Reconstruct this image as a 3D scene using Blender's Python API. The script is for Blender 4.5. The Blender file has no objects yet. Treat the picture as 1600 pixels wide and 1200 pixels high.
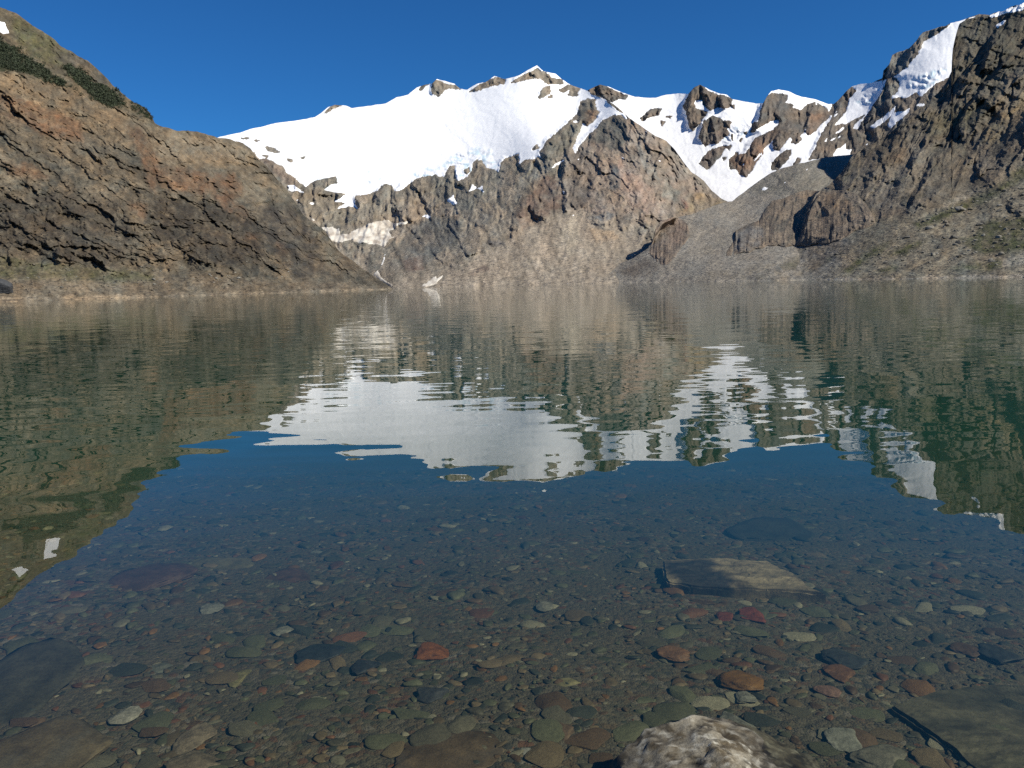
import bpy, bmesh, math, random
import numpy as np
from mathutils import Vector, Matrix

# ------------------------------------------------------------------ camera, sky, sun, exposure
SC = bpy.context.scene
COL = SC.collection
FPX, CX, CY = 1256.0, 800.0, 600.0          # focal length and centre in photo pixels (1600 x 1200)
CAM_H = 1.5
PITCH = math.atan(158.0 / FPX)
ROLL = math.atan(0.0244)
F0 = np.array([0, math.cos(PITCH), -math.sin(PITCH)])
R0 = np.array([1.0, 0, 0])
U0 = np.array([0, math.sin(PITCH), math.cos(PITCH)])
CR = R0 * math.cos(ROLL) - U0 * math.sin(ROLL)
CU = R0 * math.sin(ROLL) + U0 * math.cos(ROLL)
CAM = np.array([0, 0, CAM_H])

cd = bpy.data.cameras.new('camera')
cd.sensor_fit = 'HORIZONTAL'; cd.sensor_width = 36; cd.lens = 36 * FPX / 1600
cd.clip_start = 0.05; cd.clip_end = 60000
cam = bpy.data.objects.new('camera', cd)
COL.objects.link(cam)
cam.matrix_world = Matrix(((CR[0], CU[0], -F0[0], CAM[0]), (CR[1], CU[1], -F0[1], CAM[1]),
                           (CR[2], CU[2], -F0[2], CAM[2]), (0, 0, 0, 1)))
SC.camera = cam

SUN = np.array([0.66, -0.33, 0.68]); SUN = SUN / np.linalg.norm(SUN)
SUN_EL = math.asin(SUN[2]); SUN_AZ = math.atan2(SUN[0], SUN[1])
w = bpy.data.worlds.new('World'); SC.world = w; w.use_nodes = True
nt = w.node_tree; nt.nodes.clear()
sky = nt.nodes.new('ShaderNodeTexSky'); sky.sky_type = 'NISHITA'; sky.sun_disc = False
sky.sun_elevation = SUN_EL; sky.sun_rotation = SUN_AZ
sky.altitude = 1500; sky.air_density = 1.0; sky.dust_density = 0.2; sky.ozone_density = 3.0
bg = nt.nodes.new('ShaderNodeBackground'); bg.inputs['Strength'].default_value = 0.063
wo = nt.nodes.new('ShaderNodeOutputWorld')
tint = nt.nodes.new('ShaderNodeMix'); tint.data_type = 'RGBA'; tint.blend_type = 'MULTIPLY'; tint.inputs[0].default_value = 1
tint.inputs[7].default_value = (0.20, 0.67, 1.14, 1)
nt.links.new(sky.outputs[0], tint.inputs[6]); nt.links.new(tint.outputs[2], bg.inputs[0]); nt.links.new(bg.outputs[0], wo.inputs[0])

sd = bpy.data.lights.new('sun', 'SUN'); sd.energy = 4.8; sd.angle = math.radians(0.53); sd.color = (1, 0.94, 0.82)
sun = bpy.data.objects.new('sun', sd); COL.objects.link(sun)
sun.rotation_euler = Vector(SUN).to_track_quat('Z', 'Y').to_euler()

SC.view_settings.view_transform = 'Standard'; SC.view_settings.look = 'None'
SC.view_settings.exposure = 0.4; SC.view_settings.gamma = 1
SC.render.engine = 'CYCLES'
SC.cycles.use_denoising = False
SC.cycles.sample_clamp_indirect = 3.0; SC.cycles.max_bounces = 6; SC.cycles.transparent_max_bounces = 12
SC.cycles.diffuse_bounces = 2; SC.cycles.glossy_bounces = 3

STEP = 1.15                                   # terrain grid spacing in photo pixels
RNG = np.random.default_rng(7)

# ------------------------------------------------------------------ numeric helpers
def rays(x, y):
    X = (np.asarray(x, float) - CX) / FPX; Y = (CY - np.asarray(y, float)) / FPX
    return X[..., None] * CR + Y[..., None] * CU + F0

def at(x, y, d):                              # point at ground distance d along the sight line through a photo pixel
    r = rays(x, y)
    return CAM + r * (np.asarray(d) / np.hypot(r[..., 0], r[..., 1]))[..., None]

def _hash(ix, iy, iz, s):
    h = (ix.astype(np.int64) * 374761393 + iy.astype(np.int64) * 668265263 + iz.astype(np.int64) * 2147483647 + s * 974634777) & 0xffffffff
    h = ((h ^ (h >> 13)) * 1274126177) & 0xffffffff
    return ((h ^ (h >> 16)) & 0xffffff) / float(0xffffff)

def vnoise(p, s=0):                           # smooth value noise in [-1, 1]; p is (..., 2 or 3)
    i = np.floor(p); f = p - i; f = f * f * f * (f * (f * 6 - 15) + 10); i = i.astype(np.int64)
    if p.shape[-1] == 2:
        z = np.zeros_like(i[..., 0])
        c = [[_hash(i[..., 0] + a, i[..., 1] + b, z, s) for b in (0, 1)] for a in (0, 1)]
        u, v = f[..., 0], f[..., 1]
        return 2 * ((c[0][0] * (1 - u) + c[1][0] * u) * (1 - v) + (c[0][1] * (1 - u) + c[1][1] * u) * v) - 1
    u, v, q = f[..., 0], f[..., 1], f[..., 2]
    r = 0
    for a in (0, 1):
        for b in (0, 1):
            for c in (0, 1):
                r = r + _hash(i[..., 0] + a, i[..., 1] + b, i[..., 2] + c, s) * (u if a else 1 - u) * (v if b else 1 - v) * (q if c else 1 - q)
    return 2 * r - 1

def fbm(p, o=5, s=0, g=0.5, l=2.03):
    a = 1.0; t = 0; n = 0
    for k in range(o):
        t = t + a * vnoise(p, s + k * 17); n += a; a *= g; p = p * l + 3.7
    return t / n

def ridged(p, o=5, s=0, g=0.5):
    a = 1.0; t = 0; n = 0
    for k in range(o):
        t = t + a * (1 - 2 * np.abs(vnoise(p, s + k * 17))); n += a; a *= g; p = p * 2.03 + 5.1
    return t / n

def facets(p, s=0, tilt=1.0):                 # fractured blocks: each cell its own offset and slope
    i = np.floor(p).astype(np.int64)
    best = np.full(p.shape[:-1], 9e9); val = np.zeros(p.shape[:-1])
    z = np.zeros_like(i[..., 0])
    for a in (-1, 0, 1):
        for b in (-1, 0, 1):
            jx, jy = i[..., 0] + a, i[..., 1] + b
            cx = jx + _hash(jx, jy, z, s + 1); cy = jy + _hash(jx, jy, z, s + 2)
            dx, dy = p[..., 0] - cx, p[..., 1] - cy
            d = dx * dx + dy * dy
            h = _hash(jx, jy, z, s + 3) - 0.5 + tilt * ((_hash(jx, jy, z, s + 4) - .5) * dx + (_hash(jx, jy, z, s + 5) - .5) * dy)
            m = d < best
            best = np.where(m, d, best); val = np.where(m, h, val)
    return val

def rot2(x, y, deg, sx, sy):                  # rotated, scaled coordinates: sx along, sy across (pixels)
    c, s = math.cos(math.radians(deg)), math.sin(math.radians(deg))
    return np.stack([(x * c + y * s) / sx, (-x * s + y * c) / sy], -1)

def blur(a, n):
    for _ in range(n):
        p = np.pad(a, 1, mode='edge'); a = (p[:-2, 1:-1] + p[2:, 1:-1] + p[1:-1, :-2] + p[1:-1, 2:] + 2 * a) / 6
    return a

def sstep(a, b, x):
    t = np.clip((x - a) / (b - a), 0, 1); return t * t * (3 - 2 * t)

def inpoly(x, y, P):
    P = np.asarray(P, float); m = np.zeros(x.shape, bool)
    bb = (x >= P[:, 0].min()) & (x <= P[:, 0].max()) & (y >= P[:, 1].min()) & (y <= P[:, 1].max())
    if not bb.any(): return m
    px, py = x[bb], y[bb]; r = np.zeros(px.shape, bool)
    for k in range(len(P)):
        x0, y0 = P[k]; x1, y1 = P[(k + 1) % len(P)]
        if y0 == y1: continue
        c = ((y0 > py) != (y1 > py)) & (px < (x1 - x0) * (py - y0) / (y1 - y0) + x0)
        r ^= c
    m[bb] = r
    return m

def tps(ctrl, x, y):                          # thin-plate interpolation of log distance
    c = np.array(ctrl, float); P = c[:, :2] / 500; v = np.log(c[:, 2])
    def phi(r2): return 0.5 * r2 * np.log(r2 + 1e-9)
    n = len(c); D = ((P[:, None] - P[None]) ** 2).sum(-1)
    A = np.zeros((n + 3, n + 3)); A[:n, :n] = phi(D) + np.eye(n) * 0.002
    A[:n, n] = 1; A[:n, n + 1:] = P; A[n, :n] = 1; A[n + 1:, :n] = P.T
    s = np.linalg.solve(A, np.concatenate([v, [0, 0, 0]]))
    X, Y = x / 500, y / 500; r = s[n] + s[n + 1] * X + s[n + 2] * Y
    for k in range(n): r = r + s[k] * phi((X - P[k, 0]) ** 2 + (Y - P[k, 1]) ** 2)
    return np.exp(r)

def zoom(ox, oy, s):                          # readings taken in an enlarged crop, back to photo pixels
    return lambda *pts: [(ox + a / s, oy + b / s) for a, b in pts]
Z1, Z2, Z3, Z4, Z5, Z7 = zoom(0, 0, 2.5), zoom(320, 90, 3.0775), zoom(680, 90, 3.0775), zoom(960, 120, 3.428), zoom(1240, 0, 2.667), zoom(800, 800, 2)
P0 = zoom(0, 0, 1)

# ------------------------------------------------------------------ object helpers
def tag(o, label=None, cat=None, group=None, kind=None):
    if label: o['label'] = label
    if cat: o['category'] = cat
    if group: o['group'] = group
    if kind: o['kind'] = kind
    return o

def mesh_np(name, V, Fq, mat, colors=None, smooth=True):
    me = bpy.data.meshes.new(name)
    V = np.ascontiguousarray(V, np.float32); Fq = np.ascontiguousarray(Fq, np.int32)
    k = Fq.shape[1]
    me.vertices.add(len(V)); me.vertices.foreach_set('co', V.ravel())
    me.loops.add(Fq.size); me.loops.foreach_set('vertex_index', Fq.ravel())
    me.polygons.add(len(Fq))
    me.polygons.foreach_set('loop_start', np.arange(0, Fq.size, k, dtype=np.int32))
    me.polygons.foreach_set('loop_total', np.full(len(Fq), k, np.int32))
    me.update(calc_edges=True)
    me.polygons.foreach_set('use_smooth', np.full(len(Fq), smooth, bool))
    if colors is not None:
        a = me.color_attributes.new('Col', 'FLOAT_COLOR', 'POINT')
        c = np.ones((len(V), 4), np.float32); c[:, :3] = colors
        a.data.foreach_set('color', c.ravel())
    if mat: me.materials.append(mat)
    o = bpy.data.objects.new(name, me); COL.objects.link(o)
    return o

class NT:
    def __init__(s, name):
        s.m = bpy.data.materials.new(name); s.m.use_nodes = True; s.t = s.m.node_tree; s.t.nodes.clear()
    def n(s, typ, **kw):
        nd = s.t.nodes.new('ShaderNode' + typ)
        ins = kw.pop('ins', {})
        for k, v in kw.items(): setattr(nd, k, v)
        for k, v in ins.items():
            if hasattr(v, 'is_output') or isinstance(v, bpy.types.NodeSocket): s.t.links.new(v, nd.inputs[k])
            else: nd.inputs[k].default_value = v
        return nd
    def math(s, op, a, b=0.0, clamp=False):
        return s.n('Math', operation=op, use_clamp=clamp, ins={0: a, 1: b}).outputs[0]

def noise_node(T, vec, scale, detail=4, rough=0.55):
    return T.n('TexNoise', ins={'Vector': vec, 'Scale': scale, 'Detail': detail, 'Roughness': rough})

def rock_material(name, s1, s2, lo=0.6, hi=1.4, bump=1.0, rough=0.9, spec=0.25, s3=0):
    T = NT(name)
    col = T.n('VertexColor', layer_name='Col').outputs[0]
    tc = T.n('TexCoord').outputs['Object']
    a = noise_node(T, tc, s1, 6, 0.62); b = noise_node(T, tc, s2, 5, 0.65)
    f = T.math('ADD', T.math('MULTIPLY', a.outputs[0], .5), T.math('MULTIPLY', b.outputs[0], .5))
    if s3: f = T.math('ADD', T.math('MULTIPLY', f, .68), T.math('MULTIPLY', noise_node(T, tc, s3, 4, .7).outputs[0], .32))
    mr = T.n('MapRange', ins={0: f, 1: .34, 2: .66, 3: lo, 4: hi})
    mul = T.n('VectorMath', operation='SCALE', ins={0: col, 3: mr.outputs[0]})
    hgt = f
    if s3:
        rg = T.n('TexNoise', noise_type='RIDGED_MULTIFRACTAL', ins={'Vector': tc, 'Scale': s2 * .45, 'Detail': 5.0, 'Roughness': .55, 'Offset': .9, 'Gain': 1.6})
        rg2 = T.n('TexNoise', noise_type='RIDGED_MULTIFRACTAL', ins={'Vector': T.n('Mapping', ins={0: tc, 'Rotation': (.5, .3, .8), 'Scale': (1, 1, 2.2)}).outputs[0], 'Scale': s2 * 1.1, 'Detail': 3.0, 'Roughness': .5, 'Offset': .9, 'Gain': 1.4})
        hgt = T.math('ADD', f, T.math('ADD', T.math('MULTIPLY', rg.outputs[0], -.22), T.math('MULTIPLY', rg2.outputs[0], -.10)))
    bp = T.n('Bump', ins={'Strength': 1.0, 'Distance': bump, 'Height': hgt})
    bs = T.n('BsdfPrincipled', ins={'Base Color': mul.outputs[0], 'Roughness': rough, 'Specular IOR Level': spec, 'Normal': bp.outputs[0]})
    o = T.n('OutputMaterial', ins={'Surface': bs.outputs[0]})
    return T.m

def snow_material(name, scale, bump):
    T = NT(name)
    col = T.n('VertexColor', layer_name='Col').outputs[0]
    tc = T.n('TexCoord').outputs['Object']
    a = noise_node(T, tc, scale, 5, 0.6)
    bp = T.n('Bump', ins={'Strength': 1.0, 'Distance': bump, 'Height': a.outputs[0]})
    bs = T.n('BsdfPrincipled', ins={'Base Color': col, 'Roughness': 0.65, 'Specular IOR Level': 0.3, 'Normal': bp.outputs[0]})
    T.n('OutputMaterial', ins={'Surface': bs.outputs[0]})
    return T.m

M_ROCK_NEAR = rock_material('weathered_rock', 0.06, 0.35, bump=2.8, s3=.8)
M_ROCK_FAR = rock_material('far_rock', 0.03, 0.14, lo=.7, hi=1.3, bump=5.0, s3=.28)
M_SNOW = snow_material('snow', 0.05, 1.5)
M_STONE = rock_material('stone', 5, 22, .62, 1.38, bump=.006, rough=.6)
M_WETSTONE = rock_material('wet_stone', 38, 150, .6, 1.4, bump=.0035, rough=.55)
M_BOULDER = rock_material('boulder_rock', .7, 3, bump=.25)
# ------------------------------------------------------------------ terrain: each slope is a surface of its own, at its own distance
class Layer:
    """A mountain slope. Outline and relief are worked out on the sight lines; every vertex has its real distance."""
    def __init__(s, name, top, bot, ctrl, noise_top=1.2, step=STEP, seed=0):
        s.name, s.seed, s.gain, s.mott, s.soft, s.ribk, s.tone = name, seed, 2.2, 1.0, 1, 1.0, 1.0
        top = np.array(top, float); bot = np.array(bot, float)
        x0, x1 = top[0, 0], top[-1, 0]
        xs = np.arange(x0, x1 + step, step)
        yt = np.interp(xs, top[:, 0], top[:, 1]); yb = np.interp(xs, bot[:, 0], bot[:, 1])
        q = np.stack([xs / 14, xs * 0 + seed], -1)
        yt = yt + noise_top * fbm(q, 5, seed) * 1.6
        if name == 'rock_outcrop': yb = yb + 4 * fbm(np.stack([xs / 9, xs * 0 + 3], -1), 4, seed + 1)
        yt = np.minimum(yt, yb - 2)
        s.ny = int((yb - yt).max() / step) + 2
        t = np.linspace(0, 1, s.ny)
        s.X = np.repeat(xs[None], s.ny, 0); s.Y = yb[None] + (yt - yb)[None] * t[:, None]
        s.xs, s.yt, s.yb, s.nx = xs, yt, yb, len(xs)
        s.ctrl = ctrl; s.D = tps(ctrl, s.X, s.Y); s.mpp = s.D / FPX
        wx = fbm(np.stack([s.X / 22, s.Y / 22], -1), 4, seed + 5); wy = fbm(np.stack([s.X / 22, s.Y / 22], -1), 4, seed + 6)
        wf = fbm(np.stack([s.X / 5, s.Y / 5], -1), 3, seed + 7); wg = fbm(np.stack([s.X / 5, s.Y / 5], -1), 3, seed + 8)
        s.WX = s.X + 5 * wx + 2.2 * wf; s.WY = s.Y + 5 * wy + 2.2 * wg       # warped, for ribs and rock colours
        s.SX = s.X + 2.2 * wx + 1.8 * wf; s.SY = s.Y + 1.8 * wy + 1.5 * wg   # warped a little, for snow edges
        s.rel = np.zeros_like(s.X)           # relief in pixel units, + is farther
        s.col = np.zeros(s.X.shape + (3,))
        s.snow = np.zeros(s.X.shape, np.int32)
    def rib(s, pts, H, sharp, soft):
        """A ridge or cliff edge: it stands H pixels proud, falls off sharply on the left-hand side of the walk and softly on the other."""
        P = np.array(pts, float); m = max(sharp, soft * 3) + 8
        bb = (s.X > P[:, 0].min() - m) & (s.X < P[:, 0].max() + m) & (s.Y > P[:, 1].min() - m) & (s.Y < P[:, 1].max() + m)
        if not bb.any(): return
        x, y = s.WX[bb], s.WY[bb]; best = np.full(x.shape, 9e9); sd = np.zeros(x.shape); al = np.zeros(x.shape); ov = np.zeros(x.shape)
        L = np.hypot(*(P[1:] - P[:-1]).T); tot = L.sum(); acc = 0
        for k in range(len(P) - 1):
            dx, dy = P[k + 1] - P[k]; l2 = dx * dx + dy * dy
            u = ((x - P[k, 0]) * dx + (y - P[k, 1]) * dy) / l2; uc = np.clip(u, 0, 1)
            ex, ey = x - (P[k, 0] + uc * dx), y - (P[k, 1] + uc * dy); d = np.hypot(ex, ey)
            cr = dx * (y - P[k, 1]) - dy * (x - P[k, 0])
            mm = d < best
            best = np.where(mm, d, best); sd = np.where(mm, np.sign(cr) * d, sd); al = np.where(mm, (acc + uc * L[k]) / tot, al)
            if k == 0: ov = np.where(mm, np.maximum(0, -u) * L[k], ov)
            else: ov = np.where(mm, 0, ov)
            if k == len(P) - 2: ov = np.where(mm, np.maximum(ov, np.maximum(0, u - 1) * L[k]), ov)
            acc += L[k]
        f = np.where(sd >= 0, np.exp(-sd / soft), sstep(-sharp, 0, sd))
        f = f * np.clip(np.minimum(al, 1 - al) * 5 + 0.15, 0, 1)
        f = f * np.exp(-ov / 5)
        s.rel[bb] -= H * f * s.ribk
    def crag(s, w, list_):
        for kind, deg, sx, sy, A, sd in list_:
            p = rot2(s.WX, s.WY, deg, sx, sy)
            if kind == 'f': v = facets(p, sd + s.seed, 1.6)
            elif kind == 'r': v = -ridged(p, 4, sd + s.seed)
            elif kind == 's':                # ledges: each bed stands out further until it breaks off
                q = p[..., 1] + .9 * fbm(p * (.5, .35), 4, sd + s.seed, .55)
                fr = q - np.floor(q); k = np.floor(q).astype(np.int64)
                v = -np.where(fr < .9, fr / .9, (1 - fr) / .1) * sstep(-.25, .3, fbm(p * (.6, .9) + 7, 3, sd + 3 + s.seed)) * (.4 + 1.2 * _hash(k, k * 0, k * 0, sd))
            else: v = fbm(p, 5, sd + s.seed, .55)
            s.rel += A * v * w
    def base(s, cols, sc=40):
        p = np.stack([s.X / sc, s.Y / sc], -1)
        a = fbm(p, 5, s.seed + 50, .6); b = fbm(p * 1.7 + 9, 5, s.seed + 51, .6)
        c = np.array(cols, float)
        k = sstep(-.35, .35, a)[..., None]; j = sstep(0.0, .5, b)[..., None]
        s.col[:] = (c[0] * (1 - k) + c[1] * k) * (1 - j) + c[2] * j
    def blob(s, pts, col, a=1.0, soft=10):
        """A patch of differently coloured rock, earth or plants."""
        P = np.array(pts, float)
        m = np.zeros(s.X.shape)
        for dx, dy in ((0, 0), (soft * .5, soft * .2), (-soft * .5, -soft * .1), (soft * .1, soft * .5), (0, -soft * .5)):
            m += inpoly(s.WX + dx, s.WY + dy, P)
        n = fbm(np.stack([s.X / 9, s.Y / 7], -1), 4, s.seed + int(P[0, 0]))
        m = np.clip(m / 5 * a * (1 + 0.9 * n), 0, 1)[..., None]
        s.col[:] = s.col * (1 - m) + np.array(col) * m
    def streaks(s, deg, sx, sy, lo, hi, seed):
        v = fbm(rot2(s.WX, s.WY, deg, sx, sy), 4, seed, .6)
        s.col *= (1 + np.where(v > 0, v * hi, v * lo))[..., None]
    def finish(s):
        D = s.D + blur(s.rel, s.soft) * s.mpp * s.gain
        # keep the far edge of the slope from rolling in front of its own ridge
        s.Dn = D; s.P = at(s.X, s.Y, D)
        g = fbm(np.stack([s.X / 6, s.Y / 4.5], -1), 4, s.seed + 95, .65); g2 = fbm(np.stack([s.X / 55, s.Y / 30], -1), 4, s.seed + 96, .6)
        s.col *= (1 + s.mott * (.5 * g + .3 * g2))[..., None]
        s.col *= s.tone; h = fbm(np.stack([s.X / 26, s.Y / 18], -1), 5, s.seed + 97, .65)[..., None]      # mineral hues: warm here, grey green there
        s.col *= 1 + h * (s.mott[..., None] if isinstance(s.mott, np.ndarray) else s.mott) * np.array((.20, .02, -.16))
    def build(s, mat, label, cat, kind='structure', back=14):
        V = s.P.reshape(-1, 3); C = s.col.reshape(-1, 3); nx, ny = s.nx, s.ny
        # the far side: falls away behind the ridge
        top = s.P[-1]; hd = top - CAM; hd[:, 2] = 0; hd /= np.linalg.norm(hd, axis=1)[:, None]
        st = s.Dn[-1] * 0.02; VB = []; CB = []
        for k in range(1, back + 1):
            e = st * k * (1 + k * .15)
            q = top + hd * e[:, None]; q[:, 2] = top[:, 2] - e * 0.55 * (1 - math.exp(-k / 3.0)) + 0 * e
            q[:, 2] = np.maximum(q[:, 2], -4); VB.append(q); CB.append(s.col[-1])
        V = np.concatenate([V] + VB); C = np.concatenate([C] + CB)
        n = ny + back
        i = np.arange(n * nx).reshape(n, nx)
        F = np.stack([i[:-1, :-1], i[:-1, 1:], i[1:, 1:], i[1:, :-1]], -1).reshape(-1, 4)
        return tag(mesh_np(s.name, V, F, mat, np.clip(C, .01, .9)), label, cat, None, kind)
    def snow_object(s, ids, name, label, cat, group=None, kind=None, mat=None, thick=1.2, col=(.9, .905, .91), colf=None):
        m = np.isin(s.snow, ids); nx, ny = s.nx, s.ny
        f = m[:-1, :-1] & m[:-1, 1:] & m[1:, 1:] & m[1:, :-1]
        if f.sum() < 2: return None
        cnt = np.zeros(m.shape, int)
        for a in (0, 1):
            for b in (0, 1): cnt[a:ny - 1 + a, b:nx - 1 + b] += f
        inner = (cnt == 4) | ((cnt == 2) & (np.arange(ny)[:, None] == ny - 1))
        off = np.where(inner, thick, -0.3)
        D = s.Dn - off; P = at(s.X, s.Y, D); P[..., 2] += np.where(inner, thick * .3, 0)
        idx = -np.ones(m.shape, int); u = cnt > 0; idx[u] = np.arange(u.sum())
        i = np.stack([idx[:-1, :-1], idx[:-1, 1:], idx[1:, 1:], idx[1:, :-1]], -1)[f]
        c = np.repeat(np.array(col)[None], u.sum(), 0) if colf is None else colf(s)[u]
        return tag(mesh_np(name, P[u], i, mat or M_SNOW, c), label, cat, group, kind)
    def look(s, x, y):                        # surface point seen at a photo pixel
        c = int(round((x - s.xs[0]) / (s.xs[1] - s.xs[0]))); c = min(max(c, 0), s.nx - 1)
        t = (y - s.yb[c]) / (s.yt[c] - s.yb[c]); r = int(round(t * (s.ny - 1)))
        if r < 0 or r >= s.ny: return None
        return s.P[r, c], s.mpp[r, c]

HOR = lambda x: 442 - 0.0244 * (x - 800)

def shore_y(x, d): return HOR(x) + CAM_H * FPX / d

ALL = {}
# ---- left mountain
top = [(-420, -330), (-250, -180), (-120, -75), (-50, -22), (0, 11), (24, 21), (48, 38), (72, 52), (96, 72), (120, 86), (136, 94), (152, 108), (168, 124),
       (176, 134), (196, 150), (208, 160), (224, 168), (234, 176), (242, 192), (256, 198), (272, 203), (288, 205), (308, 205), (324, 210),
       (340, 216), (360, 218), (380, 224), (392, 233), (401, 246), (417, 259), (434, 282), (448, 298), (460, 314), (473, 334), (486, 345),
       (502, 356), (515, 373), (528, 389), (538, 399), (554, 410), (570, 421), (586, 434), (603, 444), (617, 452), (640, 462)]
bot = [(-420, 490), (0, 476), (300, 468), (620, 461), (640, 466)]
L = ALL['L'] = Layer('mountain', top, bot,
    [(-420, 480, 200), (0, 470, 215), (0, 415, 250), (0, 300, 330), (0, 110, 560), (0, 12, 800), (-420, -330, 700), (200, 466, 235), (200, 410, 275),
     (200, 290, 380), (200, 160, 620), (330, 460, 255), (330, 400, 300), (330, 215, 640), (400, 245, 680), (450, 455, 285), (450, 400, 340), (450, 305, 600),
     (530, 453, 310), (530, 395, 480), (612, 452, 345), (640, 460, 360)], 1.3, seed=11)
L.soft = 1; L.gain = 1.95; L.ribk = .65; L.tone = np.array((.86, .79, .71))
lowcliff = sstep(280, 320, L.Y) * sstep(425, 405, L.Y)
scree = sstep(402, 425, L.Y + 8 * fbm(np.stack([L.X / 30, L.Y / 30], -1), 3, 3) - (L.X - 200) * .05)
upper = sstep(0, -18, L.Y - (105 + L.X * .36))
wl = 1 - .82 * scree - .35 * upper * (1 - scree)
L.crag(wl, [('n', 35, 130, 55, 20, 1), ('f', 38, 90, 24, 9, 2), ('n', 45, 48, 16, 4, 3), ('f', 30, 34, 12, 5, 4), ('r', 84, 30, 9, 1.8, 5), ('n', 42, 15, 6, 1.5, 6), ('n', 0, 6, 4, 1.0, 8), ('f', 50, 14, 6, 2.2, 7), ('f', 20, 20, 7, 1.6, 17), ('s', 38, 120, 37, 4.5, 50), ('s', 27, 60, 15, 4, 51), ('s', 44, 34, 7, 2.2, 52), ('s', 96, 50, 17, 3.5, 53)])
L.crag(lowcliff, [('f', 85, 44, 15, 6, 8), ('f', 8, 60, 14, 6, 9), ('n', 88, 30, 9, 4, 10)])
L.crag(scree, [('n', 0, 60, 14, 3, 30), ('n', 0, 9, 5, 2, 31), ('f', 0, 7, 4, 2.2, 32)])
for pts, H, a, b in [
    (Z1((500, 1060), (430, 1050), (380, 1000), (340, 985), (280, 975), (230, 1000)), 16, 9, 22),
    (Z1((240, 1010), (180, 940), (130, 950), (80, 930)), 15, 8, 22),
    (Z1((270, 800), (235, 815), (190, 805), (120, 800)), 11, 6, 20),
    (Z1((250, 800), (235, 740), (215, 715)), 10, 6, 18),
    (Z1((480, 640), (460, 600), (400, 615), (340, 590)), 13, 6, 26),
    (Z1((560, 640), (510, 650), (490, 690)), 8, 5, 18),
    (Z1((600, 740), (570, 680), (560, 640)), 9, 6, 20),
    (Z1((165, 590), (130, 590), (120, 560)), 7, 4, 14),
    (Z1((980, 640), (900, 645), (840, 640), (800, 650)), 9, 5, 25),
    (Z1((700, 660), (640, 655), (590, 660)), 6, 4, 20),
    (Z1((340, 840), (280, 830), (200, 835)), 7, 4, 16), (Z1((690, 840), (640, 825), (600, 830)), 7, 4, 18),
    (Z1((850, 1030), (800, 1025), (765, 1000), (765, 960)), 9, 5, 15), (Z1((890, 1080), (860, 1060), (845, 1010)), 8, 5, 12),
    (Z1((670, 1060), (650, 1030), (630, 980)), 9, 6, 16), (Z1((800, 850), (805, 790), (800, 740)), 8, 5, 18),
    (Z2((460, 850), (450, 790), (455, 740)), 10, 6, 16), (Z2((280, 900), (260, 830), (290, 760)), 9, 6, 20), (Z2((500, 1010), (480, 1025), (420, 1000)), 8, 5, 16),
    (Z2((500, 930), (490, 880), (495, 830)), 9, 5, 16), (Z2((130, 770), (80, 700), (30, 660)), 8, 5, 22), (Z2((220, 500), (140, 505), (60, 495)), 8, 5, 20),
    (Z2((660, 1010), (600, 960), (560, 900)), 8, 5, 18), (Z1((560, 450), (420, 380), (300, 350)), 6, 6, 40), (Z1((270, 350), (140, 300), (0, 272)), 10, 8, 40),
    (Z1((150, 450), (60, 420), (0, 390)), 7, 5, 24), (Z1((420, 800), (330, 760), (250, 680), (150, 640)), 7, 6, 22), (Z1((560, 1080), (540, 1000), (520, 900)), 7, 6, 22)]:
    L.rib(pts, H, a, b)
L.base([(.125, .112, .085), (.175, .152, .112), (.085, .083, .068)], 30)
L.blob(P0((-400, 130), (0, 105), (110, 140), (240, 195), (400, 235), (400, 260), (240, 250), (120, 200), (0, 190), (-400, 200)), (.21, .17, .115), .8, 14)
RUST = (.165, .10, .06)
for q in [Z1((0, 370), (120, 400), (330, 480), (330, 560), (200, 540), (80, 480), (0, 450)), Z1((490, 490), (540, 500), (620, 600), (600, 760), (560, 660), (520, 560)),
          Z1((580, 650), (760, 660), (860, 720), (800, 760), (640, 740)), Z1((820, 740), (900, 760), (1000, 860), (960, 880), (860, 800)), Z1((0, 640), (120, 640), (200, 700), (60, 690)),
          Z2((340, 900), (370, 870), (390, 900), (380, 950), (345, 930)), Z2((200, 830), (260, 850), (240, 910), (190, 880)), Z2((40, 560), (130, 560), (200, 640), (110, 680)), Z1((500, 800), (580, 800), (560, 860))]:
    L.blob(q, RUST, .6, 9)
L.blob(Z1((540, 540), (700, 530), (980, 580), (960, 640), (820, 620), (700, 620), (600, 600)), (.21, .185, .14), .75, 9)
L.blob(Z1((0, 780), (260, 740), (470, 800), (520, 900), (480, 1060), (240, 1010), (0, 960)), (.07, .063, .05), .75, 14)
L.blob(Z1((600, 760), (1000, 830), (1040, 1000), (960, 1060), (720, 1000), (560, 900)), (.062, .054, .041), .75, 16)
L.blob(Z2((260, 720), (430, 700), (560, 900), (600, 1040), (440, 1080), (300, 900)), (.055, .052, .046), .7, 12)
L.blob(P0((-420, 418), (0, 412), (200, 425), (330, 432), (480, 440), (640, 450), (640, 480), (-420, 490)), (.155, .138, .108), .8, 8)
L.blob(P0((-420, 402), (0, 400), (110, 418), (240, 425), (240, 440), (60, 436), (-420, 440)), (.085, .088, .045), .6, 9)
L.blob(P0((-420, 472), (0, 464), (300, 458), (620, 450), (640, 480), (-420, 490)), (.25, .22, .17), .9, 1)
L.blob(P0((-420, -340), (-250, -190), (0, 5), (240, 180), (250, 200), (110, 140), (0, 108), (-420, 100)), (.115, .10, .066), .7, 10)
L.blob(Z1((40, 60), (120, 100), (200, 150), (260, 190), (260, 260), (160, 240), (60, 160)), (.10, .105, .045), .5, 9)
L.blob(Z1((200, 180), (300, 220), (440, 340), (380, 320), (250, 260)), (.13, .115, .09), .6, 6)
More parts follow.
